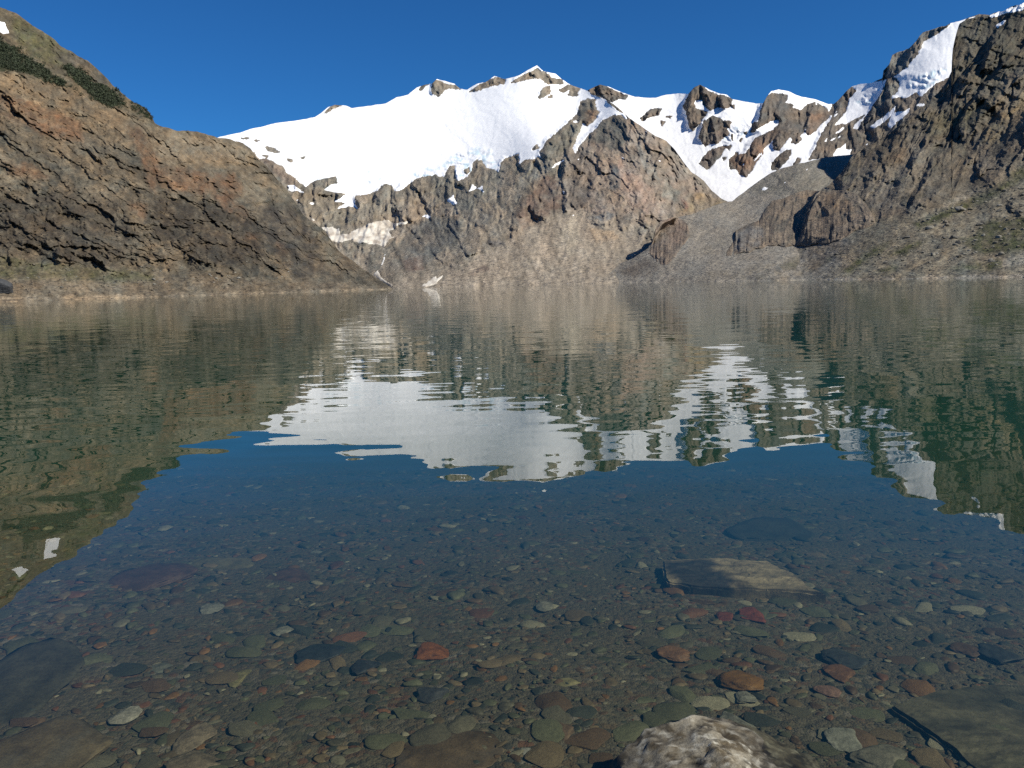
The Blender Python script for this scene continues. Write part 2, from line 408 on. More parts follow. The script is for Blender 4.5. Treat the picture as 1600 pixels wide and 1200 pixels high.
L.streaks(42, 50, 4, .45, .5, 71); L.streaks(88, 30, 3, .25, .25, 72)
THK = [Z1((-120, 90), (0, 165), (60, 195), (120, 235), (190, 285), (240, 320), (272, 350), (200, 325), (150, 300), (70, 280), (0, 270), (-120, 230)), Z1((250, 268), (270, 256), (330, 290), (360, 325), (420, 345), (470, 390), (488, 412), (420, 416), (370, 385), (330, 350), (280, 300))]
for q in THK: L.blob(q, (.05, .055, .03), .9, 3)
for k, q in enumerate([Z1((0, 82), (22, 90), (36, 132), (15, 137), (0, 126), (-30, 120), (-40, 70)), Z1((84, 82), (104, 94), (98, 98)), Z1((-170, -40), (-120, 0), (-150, 20), (-200, 0))]):
    L.snow[inpoly(L.SX, L.SY, q)] = k + 1
L.finish()

# ---- right mountain
top = [(1060, 444), (1120, 437), (1180, 428), (1225, 405), (1250, 372), (1262, 330), (1275, 303), (1285, 294), (1296, 289), (1307, 278), (1322, 259), (1330, 244), (1341, 236), (1364, 225), (1386, 210),
       (1405, 195), (1427, 176), (1450, 161), (1465, 146), (1480, 127), (1487, 112), (1488, 82), (1491, 65), (1494, 52), (1499, 37), (1510, 30), (1532, 26), (1547, 23), (1570, 15), (1600, 4),
       (1660, -25), (1760, -80), (1900, -160), (2050, -240)]
bot = [(1060, 448), (1200, 441), (1600, 436), (2050, 428)]
R = ALL['R'] = Layer('mountain', top, bot,
    [(1060, 446, 400), (1200, 436, 300), (1240, 400, 420), (1270, 330, 540), (1300, 290, 640), (1400, 432, 245), (1400, 390, 310), (1400, 330, 430), (1420, 190, 770), (1500, 35, 1020),
     (1480, 250, 600), (1600, 430, 215), (1600, 380, 285), (1600, 300, 440), (1600, 200, 630), (1600, 5, 980), (1520, 100, 850), (2050, 430, 190), (2050, 0, 520), (2050, -240, 800), (1700, 420, 215), (1320, 436, 265)], 1.8, seed=23)
R.soft = 1; R.gain = 1.6; R.tone = .95
slope_line = np.interp(R.X, [1060, 1240, 1365, 1424, 1500, 1600, 1800, 2050], [300, 350, 350, 330, 296, 262, 210, 120])
screeR = sstep(-10, 14, R.Y - slope_line + 8 * fbm(np.stack([R.X / 30, R.Y / 30], -1), 3, 3))
wr = 1 - .85 * screeR
R.crag(wr, [('n', 125, 140, 60, 22, 1), ('f', 120, 90, 30, 12, 2), ('n', 120, 60, 24, 4, 3), ('f', 110, 32, 13, 6, 4), ('r', 95, 26, 10, 1.6, 5), ('n', 0, 6, 4, 1.2, 8), ('n', 120, 14, 7, 1.4, 6), ('f', 100, 14, 6, 2.6, 7), ('s', 124, 130, 40, 9, 50), ('s', 118, 70, 18, 5, 51), ('s', 128, 30, 8, 2.4, 52), ('s', 20, 60, 20, 3.5, 53)])
R.crag(screeR, [('n', 155, 90, 18, 7, 30), ('n', 155, 22, 8, 3.5, 33), ('n', 0, 7, 4, 1.8, 31), ('f', 0, 7, 4, 2.2, 32), ('s', 158, 60, 14, 4, 50)])
for pts, H, a, b in [
    (P0((1518, 296), (1540, 288), (1560, 270), (1590, 240), (1625, 200), (1660, 150)), 56, 40, 60),
    (Z5((665, 310), (662, 240), (675, 160), (690, 100)), 34, 18, 30), (Z5((790, 320), (810, 240), (830, 180), (860, 140)), 26, 12, 34),
    (Z5((800, 440), (830, 410), (850, 380)), 16, 8, 18), (Z5((780, 420), (790, 380)), 12, 8, 16),
    (Z5((170, 765), (220, 720), (245, 655)), 22, 10, 22), (Z5((315, 735), (330, 690), (370, 640), (395, 640)), 22, 14, 26),
    (Z5((405, 545), (450, 520), (520, 480), (600, 430)), 18, 8, 22), (Z5((410, 830), (440, 760), (500, 690), (540, 620)), 26, 12, 30),
    (Z5((490, 885), (510, 830), (545, 770), (570, 700), (600, 660), (640, 630)), 24, 11, 24), (Z5((560, 835), (600, 800), (640, 770)), 14, 8, 16),
    (Z5((620, 690), (650, 640), (690, 610)), 16, 9, 18), (Z5((890, 880), (930, 830), (1000, 790)), 24, 10, 24),
    (Z5((600, 470), (660, 420), (720, 330), (780, 270)), 14, 10, 30), (Z5((640, 380), (660, 330), (690, 290)), 12, 8, 20), (Z5((700, 560), (760, 500), (840, 420), (960, 280)), 12, 12, 40)]:
    R.rib(pts, H, a, b)
R.base([(.108, .093, .070), (.148, .127, .097), (.082, .077, .060)], 34)
R.blob(Z5((660, 320), (670, 130), (720, 80), (960, 20), (1100, 0), (1100, 200), (900, 300), (760, 360)), (.075, .068, .048), .6, 14)
R.blob(Z5((780, 560), (860, 470), (960, 380), (1100, 300), (1100, 420), (930, 520), (840, 600)), (.19, .145, .085), .6, 12)
R.blob(Z5((420, 700), (500, 640), (640, 570), (560, 560), (430, 620), (380, 650)), (.13, .10, .07), .6, 12)
R.blob(Z5((560, 480), (800, 420), (900, 380), (700, 540), (560, 580)), (.095, .09, .05), .5, 14)
R.blob(Z5((150, 780), (390, 740), (410, 830), (480, 890), (340, 920), (320, 860), (250, 800)), (.15, .125, .095), .75, 8)
R.blob(Z5((-400, 1000), (0, 960), (330, 920), (480, 900), (700, 820), (960, 700), (1300, 540), (1300, 1200), (-400, 1200)), (.175, .156, .115), .9, 10)
GREEN = (.06, .065, .025)
for q in [Z5((490, 940), (640, 870), (800, 800), (960, 700), (1100, 640), (1100, 700), (960, 740), (800, 830), (660, 900), (520, 960)), Z5((700, 1000), (820, 920), (960, 900), (1100, 880), (1100, 1040), (900, 1050), (760, 1060)),
          Z5((380, 1060), (480, 1010), (560, 1000), (460, 1060)), Z5((630, 1120), (760, 1100), (900, 1080), (1000, 1080), (800, 1130)), Z5((200, 1130), (300, 1050), (420, 1000), (330, 1070), (240, 1140)), Z5((340, 1130), (420, 1100), (440, 1120), (380, 1140)), Z5((120, 1090), (200, 1040), (180, 1080))]:
    R.blob(q, GREEN, .75, 7)
for q in [Z5((110, 1130), (170, 1090), (175, 1100), (130, 1140)), Z5((600, 870), (700, 820), (780, 790), (760, 810), (660, 860)), Z5((860, 1080), (960, 1060), (1000, 1100), (880, 1120))]:
    R.blob(q, (.24, .215, .17), .8, 4)
R.blob(P0((1040, 460), (1040, 380), (1290, 290), (1330, 400), (1260, 460)), (.18, .164, .138), .8, 24)
R.blob(P0((1060, 442), (1400, 433), (1600, 429.5), (2050, 418), (2050, 450), (1060, 460)), (.28, .25, .20), .9, 1)
R.streaks(148, 40, 4, .35, .3, 75)
for k, q in enumerate([Z5((805, 75), (850, 50), (900, 35), (960, 5), (1000, -20), (1000, 30), (960, 45), (920, 55), (880, 60), (830, 80)), Z5((835, 110), (860, 90), (895, 80), (880, 100), (850, 122))]):
    R.snow[inpoly(R.SX, R.SY, q)] = k + 1
R.finish()

# ---- moraine hill in the middle right
top = [(925, 447), (940, 438), (960, 420), (969, 412), (989, 403), (1012, 388), (1022, 372), (1036, 352), (1059, 340), (1082, 335), (1100, 327), (1117, 321), (1135, 315), (1144, 315), (1150, 310), (1161, 301),
       (1173, 292), (1190, 279), (1208, 269), (1222, 263), (1246, 256), (1266, 251), (1281, 248), (1310, 243), (1360, 240), (1420, 240)]
bot = [(925, 449), (1100, 445), (1420, 440)]
M = ALL['M'] = Layer('hill', top, bot,
    [(930, 446, 430), (960, 425, 500), (1000, 440, 410), (1015, 390, 560), (1100, 440, 330), (1100, 390, 500), (1100, 330, 760), (1150, 312, 850), (1200, 436, 310), (1200, 380, 480), (1250, 258, 950),
     (1300, 300, 780), (1400, 240, 1000), (1400, 400, 420), (1400, 440, 300)], .8, seed=31)
M.mott = .35
M.crag(np.ones_like(M.X), [('s', 135, 90, 26, 1.8, 50), ('n', 140, 120, 50, 9, 1), ('n', 140, 40, 14, 3, 2), ('r', 130, 40, 14, 1.2, 3), ('n', 0, 9, 6, 1.2, 4), ('f', 0, 7, 5, .8, 5)])
M.rib(Z4((1000, 640), (900, 560), (1000, 520), (1150, 490)), 6, 10, 24)
M.base([(.215, .198, .168), (.24, .217, .18), (.195, .182, .157)], 30)
M.blob(Z4((720, 600), (880, 500), (1100, 440), (1234, 460), (1400, 460), (1200, 600), (900, 640), (760, 640)), (.17, .16, .133), .7, 9)
M.blob(Z4((260, 1090), (560, 1040), (900, 990), (1300, 920), (1300, 1100)), (.19, .168, .132), .7, 8)
M.blob(P0((930, 444), (1100, 440.5), (1300, 435), (1300, 460), (930, 460)), (.25, .225, .185), .9, 1)
M.blob(Z4((850, 1020), (1000, 960), (1234, 940), (1234, 980), (1000, 1030)), (.08, .078, .05), .5, 7)
M.blob(Z4((0, 1040), (100, 990), (190, 980), (230, 1040), (100, 1080)), (.12, .10, .08), .6, 6)
M.blob(Z4((440, 930), (560, 870), (640, 860), (520, 960)), (.20, .185, .15), .5, 6)
M.streaks(140, 40, 4, .2, .2, 77)
for k, q in enumerate([Z4((785, 612), (798, 590), (842, 590), (802, 614)), Z4((894, 568), (932, 565), (912, 575)), Z4((992, 493), (1064, 488), (1030, 503)), Z4((1045, 531), (1092, 516), (1070, 534)), Z4((1098, 522), (1122, 518), (1110, 528)), Z4((985, 508), (1020, 526), (1000, 524))]):
    M.snow[inpoly(M.SX, M.SY, q)] = k + 1
M.finish()

def seen(x, y, dflt):                         # ground distance of the nearest slope of M and R at photo pixels
    best = np.full(x.shape, 9e9)
    for s in (M, R):
        c = np.clip(np.rint((x - s.xs[0]) / (s.xs[1] - s.xs[0])).astype(int), 0, s.nx - 1)
        t = (y - s.yb[c]) / (s.yt[c] - s.yb[c]); ok = (t >= 0) & (t <= 1) & (x >= s.xs[0]) & (x <= s.xs[-1])
        r_ = np.clip(np.rint(t * (s.ny - 1)).astype(int), 0, s.ny - 1)
        best = np.where(ok, np.minimum(best, s.Dn[r_, c]), best)
    return np.where(best < 9e8, best, dflt)

# ---- two outcrops standing out of the scree
def outcrop(top, bot, ctrl, seed, bulge, ribs, cols, blobs, label):
    O = Layer('rock_outcrop', top, bot, ctrl, 1.4, step=.8, seed=seed)
    O.WX = O.X + .45 * (O.WX - O.X); O.WY = O.Y + .45 * (O.WY - O.Y)
    u = (O.X - O.xs[0]) / (O.xs[-1] - O.xs[0]); t = (O.Y - O.yb) / (O.yt - O.yb)
    O.soft = 2; O.mott = .6
    O.D = blur(seen(O.X, O.Y, O.D), 14); O.mpp = O.D / FPX; O.gain = 1.25
    O.rel -= bulge * np.clip(5 * u * (1 - u), 0, 1) ** .5 * np.clip((1 - t) * 5, 0, 1) ** .5 * np.clip(t * 7, 0, 1) ** .5 - 2.5 * (1 - sstep(.2, .6, t))
    edge = np.clip(np.minimum(np.minimum(t, (1 - t) * .8 + .03), u * (1 - u) * 4) * 8, 0, 1)
    O.crag(edge, [('f', 95, 34, 13, 7, 1), ('s', 96, 40, 16, 6, 2), ('s', 100, 20, 7, 3, 5), ('f', 70, 13, 7, 3, 3), ('s', 20, 26, 10, 2.5, 6), ('n', 90, 9, 5, 2, 4)])
    for r in ribs: O.rib(*r)
    O.base(cols, 16)
    for b in blobs: O.blob(*b)
    O.streaks(92, 14, 4, .12, .12, 80); O.finish()
    O.build(M_ROCK_NEAR, label, 'rock outcrop', 'structure', back=6)
    return O
O1 = outcrop(P0((1013, 392), (1020, 374), (1024, 356), (1032, 345), (1050, 340), (1062, 341), (1074, 350), (1078, 366)),
             P0((1013, 396), (1024, 408), (1036, 416), (1046, 412), (1056, 400), (1068, 384), (1078, 368)),
             [(1010, 400, 505), (1030, 415, 470), (1050, 380, 545), (1075, 345, 660), (1030, 345, 640)], 41, 9,
             [(Z4((225, 960), (255, 880), (240, 810)), 8, 8, 14), (Z4((265, 1000), (285, 950), (275, 900)), 8, 6, 12)],
             [(.16, .128, .10), (.20, .16, .125), (.12, .105, .088)], [(Z4((250, 760), (350, 750), (400, 800), (340, 900), (300, 900)), (.185, .14, .11), .6, 5)],
             'small reddish brown rock outcrop with a dark left face, standing alone above the shore scree')
O2 = outcrop(P0((1134, 396), (1146, 376), (1150, 360), (1166, 352), (1186, 345), (1196, 326), (1206, 314), (1220, 312), (1240, 302), (1262, 297), (1290, 300), (1322, 296), (1340, 304), (1355, 322), (1364, 336), (1368, 346)),
             P0((1134, 399), (1160, 396), (1178, 390), (1205, 384), (1240, 386), (1275, 384), (1310, 378), (1340, 360), (1368, 350)),
             [(1130, 398, 440), (1160, 394, 435), (1160, 355, 500), (1250, 385, 420), (1250, 300, 640), (1360, 340, 520), (1330, 300, 620)], 43, 22,
             [(Z4((660, 940), (690, 880), (650, 850), (660, 820)), 14, 7, 16), (Z4((845, 900), (855, 850), (850, 770), (870, 720)), 19, 8, 18), (Z4((945, 900), (960, 830), (960, 760), (1000, 690)), 15, 9, 22),
              (Z4((1035, 890), (1040, 830), (1030, 770)), 14, 8, 16), (Z4((1010, 780), (1000, 730), (1030, 690), (1080, 650)), 14, 8, 18), (Z5((240, 920), (250, 870), (240, 840)), 14, 8, 14), (Z5((300, 930), (305, 880), (270, 850)), 10, 6, 12), (Z4((720, 900), (730, 850), (740, 810)), 9, 5, 14)],
             [(.15, .122, .092), (.185, .148, .11), (.105, .095, .078)],
             [(Z4((640, 930), (650, 850), (720, 800), (800, 820), (780, 900), (690, 940)), (.16, .15, .135), .8, 5), (Z4((960, 640), (1080, 610), (1234, 640), (1300, 720), (1150, 740), (1080, 660)), (.175, .125, .08), .6, 6)],
             'large rust brown rock bluff with vertical dark clefts, rising from the grey scree')

# ---- central mountain: the snow dome, its rock wall and the brown rock pyramid
top = [(300, 232), (343, 214), (365, 210), (395, 201), (430, 193), (463, 188.5), (492, 184), (502, 177), (512, 168), (523, 164), (541, 165), (549, 169), (567, 167), (603, 162), (619, 153), (638, 148), (651, 137),
       (661, 133), (674, 131.6), (682, 123.5), (694, 126), (710, 131), (719, 139), (730, 140), (745, 132), (758, 129), (772.6, 119), (789, 124), (803, 121), (820, 113), (839, 103), (846, 109.5), (857, 113), (868, 115),
       (878, 124), (888, 131), (904, 137), (917, 142), (940, 153), (959.5, 163), (969, 171), (982, 184), (1002, 197), (1024, 212), (1041, 220), (1054, 233), (1067, 252), (1080, 269), (1088, 274), (1100, 283), (1112, 298), (1126, 310), (1138, 315), (1170, 330)]
bot = [(300, 470), (617, 455), (800, 450), (1000, 445), (1170, 440)]
C = ALL['C'] = Layer('mountain', top, bot,
    [(300, 232, 2300), (300, 440, 1100), (400, 200, 2600), (500, 180, 2800), (620, 153, 2900), (720, 138, 2900), (839, 104, 2800), (900, 137, 2700), (400, 250, 2000), (470, 290, 1750), (540, 320, 1600),
     (600, 300, 1650), (700, 275, 1700), (790, 250, 1650), (560, 350, 1350), (570, 380, 1150), (600, 450, 620), (640, 380, 1150), (617, 452, 480), (700, 446, 470), (800, 444, 460), (900, 442, 445), (1000, 440, 430),
     (800, 330, 1000), (850, 240, 1450), (960, 165, 1850), (930, 200, 1750), (890, 280, 1250), (880, 400, 620), (960, 300, 1050), (1040, 300, 1150), (1060, 240, 1450), (1130, 312, 1250), (980, 400, 640), (1000, 340, 900), (720, 400, 700), (1100, 440, 500), (1170, 435, 600)], .7, seed=5)
# snow mask first, so that relief is gentle under snow
GL = Z2((-60, 440), (70, 374), (140, 360)) + [(395, 196), (430, 188), (500, 165), (600, 150), (660, 120), (780, 105), (840, 95), (900, 125), (962, 160)] + \
     Z3((900, 245), (930, 300), (920, 305), (900, 280), (850, 285), (810, 300), (770, 350), (720, 400), (690, 440), (680, 475), (660, 440), (680, 390), (700, 350), (710, 310), (730, 330), (760, 300), (787, 262), (770, 250), (772, 205), (735, 200), (700, 215),
        (690, 262), (660, 300), (640, 318), (600, 350), (560, 385), (530, 415), (500, 460), (515, 500), (500, 480), (470, 492), (430, 490), (405, 520), (400, 460), (340, 482), (312, 510), (308, 560), (290, 540), (240, 528), (222, 490), (195, 520), (170, 560), (130, 590), (110, 600), (92, 570), (90, 518), (62, 535), (45, 582), (0, 565)) + \
     Z2((1060, 572), (1020, 585), (985, 608), (950, 640), (912, 645), (895, 620), (870, 612), (830, 645), (790, 655), (760, 660), (728, 665), (722, 700), (742, 735), (700, 718), (640, 728), (605, 765), (640, 715), (670, 700), (600, 690), (645, 672), (672, 655), (560, 638), (600, 612), (640, 600), (630, 572), (590, 582), (540, 592), (505, 612), (490, 625), (455, 600), (430, 575), (395, 555), (380, 530), (340, 505), (300, 488), (262, 488), (220, 445), (150, 400), (60, 420), (-60, 470))
C.snow[inpoly(C.SX, C.SY, GL)] = 1
for q in [Z2((575, 265), (600, 240), (630, 222), (660, 232), (640, 236), (600, 258)), Z2((1090, 152), (1098, 115), (1125, 110), (1170, 132), (1215, 135), (1232, 150), (1170, 150), (1115, 182), (1095, 170)), Z2((1030, 155), (1048, 136), (1085, 130), (1060, 140), (1045, 160)),
          Z3((160, 165), (220, 127), (285, 94), (337, 106), (330, 125), (270, 135), (200, 162)), Z3((358, 127), (420, 88), (490, 56), (540, 76), (560, 100), (612, 105), (612, 122), (560, 125), (540, 125), (500, 95), (440, 105), (390, 122)),
          Z3((500, 192), (520, 145), (552, 138), (550, 175), (520, 190)), Z3((588, 156), (640, 133), (692, 150), (680, 175), (650, 178), (640, 152), (610, 165)), Z3((538, 196), (560, 182), (562, 198)), Z3((630, 178), (650, 172), (690, 178), (650, 184)),
          Z2((295, 427), (330, 432), (368, 460), (340, 460), (300, 442)), Z2((398, 484), (428, 488), (422, 502), (402, 496)), Z2((172, 384), (222, 388), (200, 393)), Z2((240, 393), (266, 400), (250, 404)), Z2((275, 468), (300, 470), (296, 480)), Z2((460, 480), (485, 478), (470, 488)),
          Z3((463, 446), (490, 418), (497, 434), (475, 448)), Z3((140, 545), (165, 528), (168, 548), (148, 556)), Z3((180, 505), (205, 495), (200, 530), (180, 560)), Z3((820, 205), (850, 205), (910, 265), (880, 258)), Z3((745, 170), (780, 175), (860, 215), (800, 195))]:
    C.snow[inpoly(C.SX, C.SY, q)] = 0
CP = [ # id, name, label, polygon
    (2, 'snowfield', 'dirty cream coloured snowfield lying in the cirque below the rock wall', Z2((490, 765), (530, 778), (560, 812), (610, 815), (650, 825), (655, 850), (690, 845), (730, 820), (755, 810), (800, 790), (840, 785), (885, 778), (910, 795), (985, 788), (965, 805), (920, 810), (890, 840), (900, 862), (932, 850), (880, 890), (868, 918), (850, 905), (800, 897), (740, 890), (700, 880), (640, 890), (600, 878), (588, 842), (550, 810))),
    (3, 'snow_patch', 'cream snow tongue at the foot of the gully where the lake ends', Z2((808, 1040), (832, 1018), (846, 1050), (905, 1092), (905, 1102), (868, 1088), (820, 1052))),
    (4, 'snow_patch', 'tan stained snow patch beside the lake, left of the central scree', Z2((1028, 1105), (1070, 1072), (1112, 1042), (1118, 1056), (1165, 1032), (1120, 1085), (1085, 1102))),
    (5, 'snow_patch', 'snow strip on brown slabs near the left mountain edge', Z2((388, 612), (430, 608), (470, 640), (494, 656), (440, 644), (400, 640))),
    (6, 'snow_patch', 'slanting snow streak high between two rock ribs of the pyramid', Z3((532, 536), (590, 500), (632, 482), (622, 505), (580, 532), (555, 530))),
    (7, 'snow_patch', 'forked snow patch just under the broken blue ice', Z3((155, 645), (180, 605), (205, 625), (230, 615), (242, 660), (205, 632), (170, 645))),
    (8, 'snow_patch', 'arrow shaped snow patch low on the rock wall under the icefall', Z3((52, 682), (85, 652), (112, 712), (75, 708))),
    (9, 'snow_patch', 'small flat snow patch above the grey slabs right of the cirque', Z2((1038, 765), (1060, 753), (1102, 765), (1080, 777)))]
for i, n, l, q in CP: C.snow[inpoly(C.SX, C.SY, q)] = i
SMALLC = [Z2((428, 676), (462, 684), (450, 692)), Z2((498, 700), (520, 698), (546, 710), (520, 712)), Z2((1135, 685), (1165, 678), (1150, 690)), Z3((604, 706), (618, 712), (604, 738)), Z3((608, 640), (622, 638), (618, 672)), Z3((652, 768), (676, 738), (668, 765)), Z3((466, 588), (486, 588), (476, 594)), Z3((492, 604), (512, 604), (500, 610)),
          Z3((1003, 348), (1032, 358), (1020, 365)), Z3((1040, 386), (1082, 408), (1075, 412)), Z3((1062, 492), (1096, 500), (1080, 505)), Z3((222, 562), (240, 560), (232, 574)), Z3((330, 565), (346, 562), (340, 576)), Z3((676, 478), (692, 485), (688, 498)), Z3((640, 398), (660, 380), (650, 400)), Z3((552, 405), (580, 392), (570, 408)), Z3((655, 300), (685, 300), (690, 316), (650, 312)),
          Z2((525, 775), (560, 770), (540, 785)), Z3((965, 380), (985, 372), (975, 384)), Z3((885, 475), (918, 490), (905, 494)), Z3((275, 640), (298, 628), (290, 642))]
for k, q in enumerate(SMALLC): C.snow[inpoly(C.SX, C.SY, q)] = 30 + k
STREAM = [Z2((873, 915), (880, 915), (862, 985), (838, 1022), (832, 1022), (852, 980)), Z2((764, 935), (770, 935), (772, 965), (764, 990), (757, 988), (765, 962)), Z2((684, 752), (690, 752), (692, 805), (685, 805))]
for k, q in enumerate(STREAM): C.snow[inpoly(C.X + .3 * (C.SX - C.X), C.Y, q)] = 60 + k
sm = blur((C.snow == 1).astype(float), 10)
lowC = sstep(395, 440, C.Y + 10 * fbm(np.stack([C.X / 40, C.Y / 40], -1), 3, 3))
fan = inpoly(C.WX, C.WY, Z3((300, 900), (420, 840), (560, 760), (640, 740), (720, 720), (760, 800), (960, 820), (1000, 900), (900, 990), (800, 1120), (0, 1120), (60, 1040))).astype(float)
fan = np.maximum(blur(fan, 8), lowC)
C.soft = 1; C.mott = .75 - .45 * fan
wc = (1 - .93 * sm) * (1 - .75 * fan)
C.crag(wc, [('n', 60, 120, 60, 16, 1), ('f', 62, 70, 24, 9, 2), ('n', 60, 44, 16, 3, 3), ('f', 75, 30, 11, 5, 4), ('r', 90, 24, 8, 1.8, 5), ('n', 60, 12, 6, 1.3, 6), ('f', 80, 13, 5, 2.4, 7), ('n', 0, 6, 4, 1.3, 8), ('f', 60, 20, 8, 1.8, 17), ('s', 112, 120, 30, 7, 50), ('s', 104, 60, 14, 4.2, 51), ('s', 118, 30, 7, 2.2, 52), ('s', 30, 60, 18, 3.5, 53)])
wall = (1 - sm) * sstep(440, 480, C.X) * sstep(850, 760, C.X) * sstep(262, 285, C.Y) * sstep(372, 345, C.Y)
C.crag(wall, [('f', 90, 40, 9, 6, 8), ('r', 90, 30, 7, 4, 9)])
C.crag(fan * (1 - sm), [('n', 108, 80, 8, 2.2, 33), ('n', 70, 60, 14, 2.2, 30), ('n', 0, 8, 5, .5, 31), ('f', 0, 7, 5, .3, 32)])
C.crag(sm, [('n', 20, 110, 50, 3.5, 40), ('n', 0, 36, 14, .8, 41)])
ice = blur(inpoly(C.WX, C.WY, Z3((0, 540), (80, 470), (200, 430), (270, 440), (300, 500), (280, 540), (180, 580), (0, 580))) * 1.0 + inpoly(C.WX, C.WY, Z2((900, 640), (1050, 520), (1130, 530), (1100, 570), (960, 640))) * 1.0 + .5 * inpoly(C.WX, C.WY, Z2((480, 560), (600, 540), (900, 560), (880, 620), (560, 640))), 5)
ice = np.clip(ice, 0, 1)
C.crag(ice * (C.snow == 1), [('f', 10, 16, 5, 3, 42), ('r', 5, 12, 4, 1.2, 43), ('f', 80, 9, 4, 1.5, 44)])
for pts, H, a, b in [
    (Z3((622, 735), (632, 660), (625, 560), (640, 480)), 26, 9, 40), (Z3((700, 320), (712, 270), (700, 230)), 10, 6, 14), (Z3((655, 470), (720, 410), (790, 330), (830, 290)), 14, 10, 50),
    (Z3((500, 500), (540, 420), (610, 350), (680, 300)), 16, 10, 40), (Z3((830, 610), (850, 560), (855, 500)), 12, 7, 18), (Z3((925, 400), (920, 370), (900, 340), (905, 300)), 12, 7, 20),
    (Z3((540, 780), (500, 760), (450, 700), (400, 740)), 10, 6, 24), (Z3((100, 1040), (200, 900), (260, 780), (380, 620), (450, 540)), 18, 16, 60), (Z3((0, 940), (110, 850), (130, 740), (120, 700)), 14, 12, 50),
    (Z3((400, 800), (390, 760), (440, 700), (470, 640), (540, 560)), 14, 10, 40), (Z3((350, 900), (300, 890), (260, 900)), 8, 4, 20), (Z3((980, 470), (975, 430), (990, 400)), 8, 6, 16), (Z3((760, 780), (800, 740), (840, 690)), 8, 8, 24), (Z3((910, 830), (880, 815), (870, 800)), 6, 4, 14),
    (Z2((900, 1010), (960, 1000), (1000, 950), (1050, 1020)), 7, 5, 20), (Z2((860, 960), (900, 860), (960, 760), (1000, 650), (1100, 570)), 16, 14, 50), (Z2((720, 800), (730, 730), (730, 670)), 10, 7, 26), (Z2((560, 790), (560, 740), (600, 700)), 8, 6, 20),
    (Z2((920, 690), (925, 640), (960, 610)), 9, 6, 20), (Z3((100, 620), (110, 570), (95, 530)), 8, 6, 14), (Z3((310, 560), (312, 500), (345, 480)), 10, 6, 18), (Z3((1060, 560), (1050, 450), (1000, 340)), 10, 8, 30), (Z2((640, 600), (600, 612), (510, 630)), 8, 4, 14), (Z2((670, 660), (600, 655), (520, 650)), 8, 4, 14),
    (Z3((505, 195), (520, 150), (540, 135)), 8, 5, 14), (Z2((1095, 180), (1100, 120)), 8, 5, 12), (Z3((360, 130), (430, 90), (490, 55)), 5, 6, 14)]:
    C.rib(pts, H, a, b)
C.base([(.215, .185, .142), (.26, .218, .165), (.165, .152, .122)], 32)
C.blob(Z3((620, 740), (640, 480), (800, 300), (980, 290), (1230, 560), (1400, 700), (1230, 760), (960, 820), (740, 760)), (.245, .19, .148), .55, 14)
C.blob(Z3((760, 400), (800, 300), (880, 280), (920, 300), (900, 460), (840, 440), (800, 420)), (.115, .108, .09), .9, 6)
C.blob(Z3((500, 500), (530, 420), (620, 340), (700, 310), (700, 350), (650, 440), (560, 500)), (.135, .13, .105), .85, 6)
C.blob(Z3((690, 290), (700, 215), (770, 205), (775, 260), (730, 325)), (.12, .112, .09), .9, 4)
C.blob(Z3((730, 250), (780, 262), (735, 330), (715, 310)), (.20, .12, .07), .6, 4)
C.blob(Z3((640, 480), (700, 440), (760, 480), (740, 720), (640, 730)), (.14, .115, .092), .8, 6)
C.blob(Z3((380, 760), (440, 680), (540, 560), (620, 600), (610, 720), (500, 800), (420, 830)), (.15, .108, .082), .8, 6)
C.blob(Z3((870, 480), (960, 560), (1050, 640), (1100, 760), (940, 720), (880, 600)), (.30, .215, .165), .7, 8)
C.blob(Z3((960, 400), (1040, 460), (1080, 600), (1030, 580), (980, 480)), (.235, .222, .19), .8, 5)
C.blob(Z3((300, 900), (420, 840), (560, 760), (740, 740), (960, 820), (1000, 900), (900, 990), (800, 1120), (0, 1120), (60, 1040)), (.28, .235, .18), .85, 12)
C.blob(Z3((0, 560), (120, 600), (300, 560), (330, 600), (150, 900), (0, 940)), (.155, .148, .12), .6, 12)
C.blob(Z3((940, 850), (1020, 830), (1010, 920), (880, 1000), (780, 1020), (850, 940)), (.235, .205, .165), .6, 8)
C.blob(Z3((1160, 740), (1260, 650), (1420, 700), (1300, 740)), (.26, .195, .11), .6, 6)
C.blob(Z2((480, 600), (560, 640), (720, 660), (740, 800), (560, 810), (480, 720), (430, 640)), (.19, .16, .115), .6, 9)
C.blob(Z2((260, 480), (340, 500), (400, 560), (460, 600), (420, 620), (360, 580)), (.165, .125, .095), .8, 6)
C.blob(Z2((900, 920), (1000, 800), (1230, 760), (1230, 860), (1000, 1010)), (.15, .148, .132), .6, 10)
C.blob(Z3((720, 740), (760, 800), (880, 870), (760, 900), (660, 860), (680, 780)), (.25, .20, .15), .6, 8)
C.blob(P0((600, 440), (900, 434), (1170, 428), (1170, 460), (600, 465)), (.26, .222, .172), .8, 4)
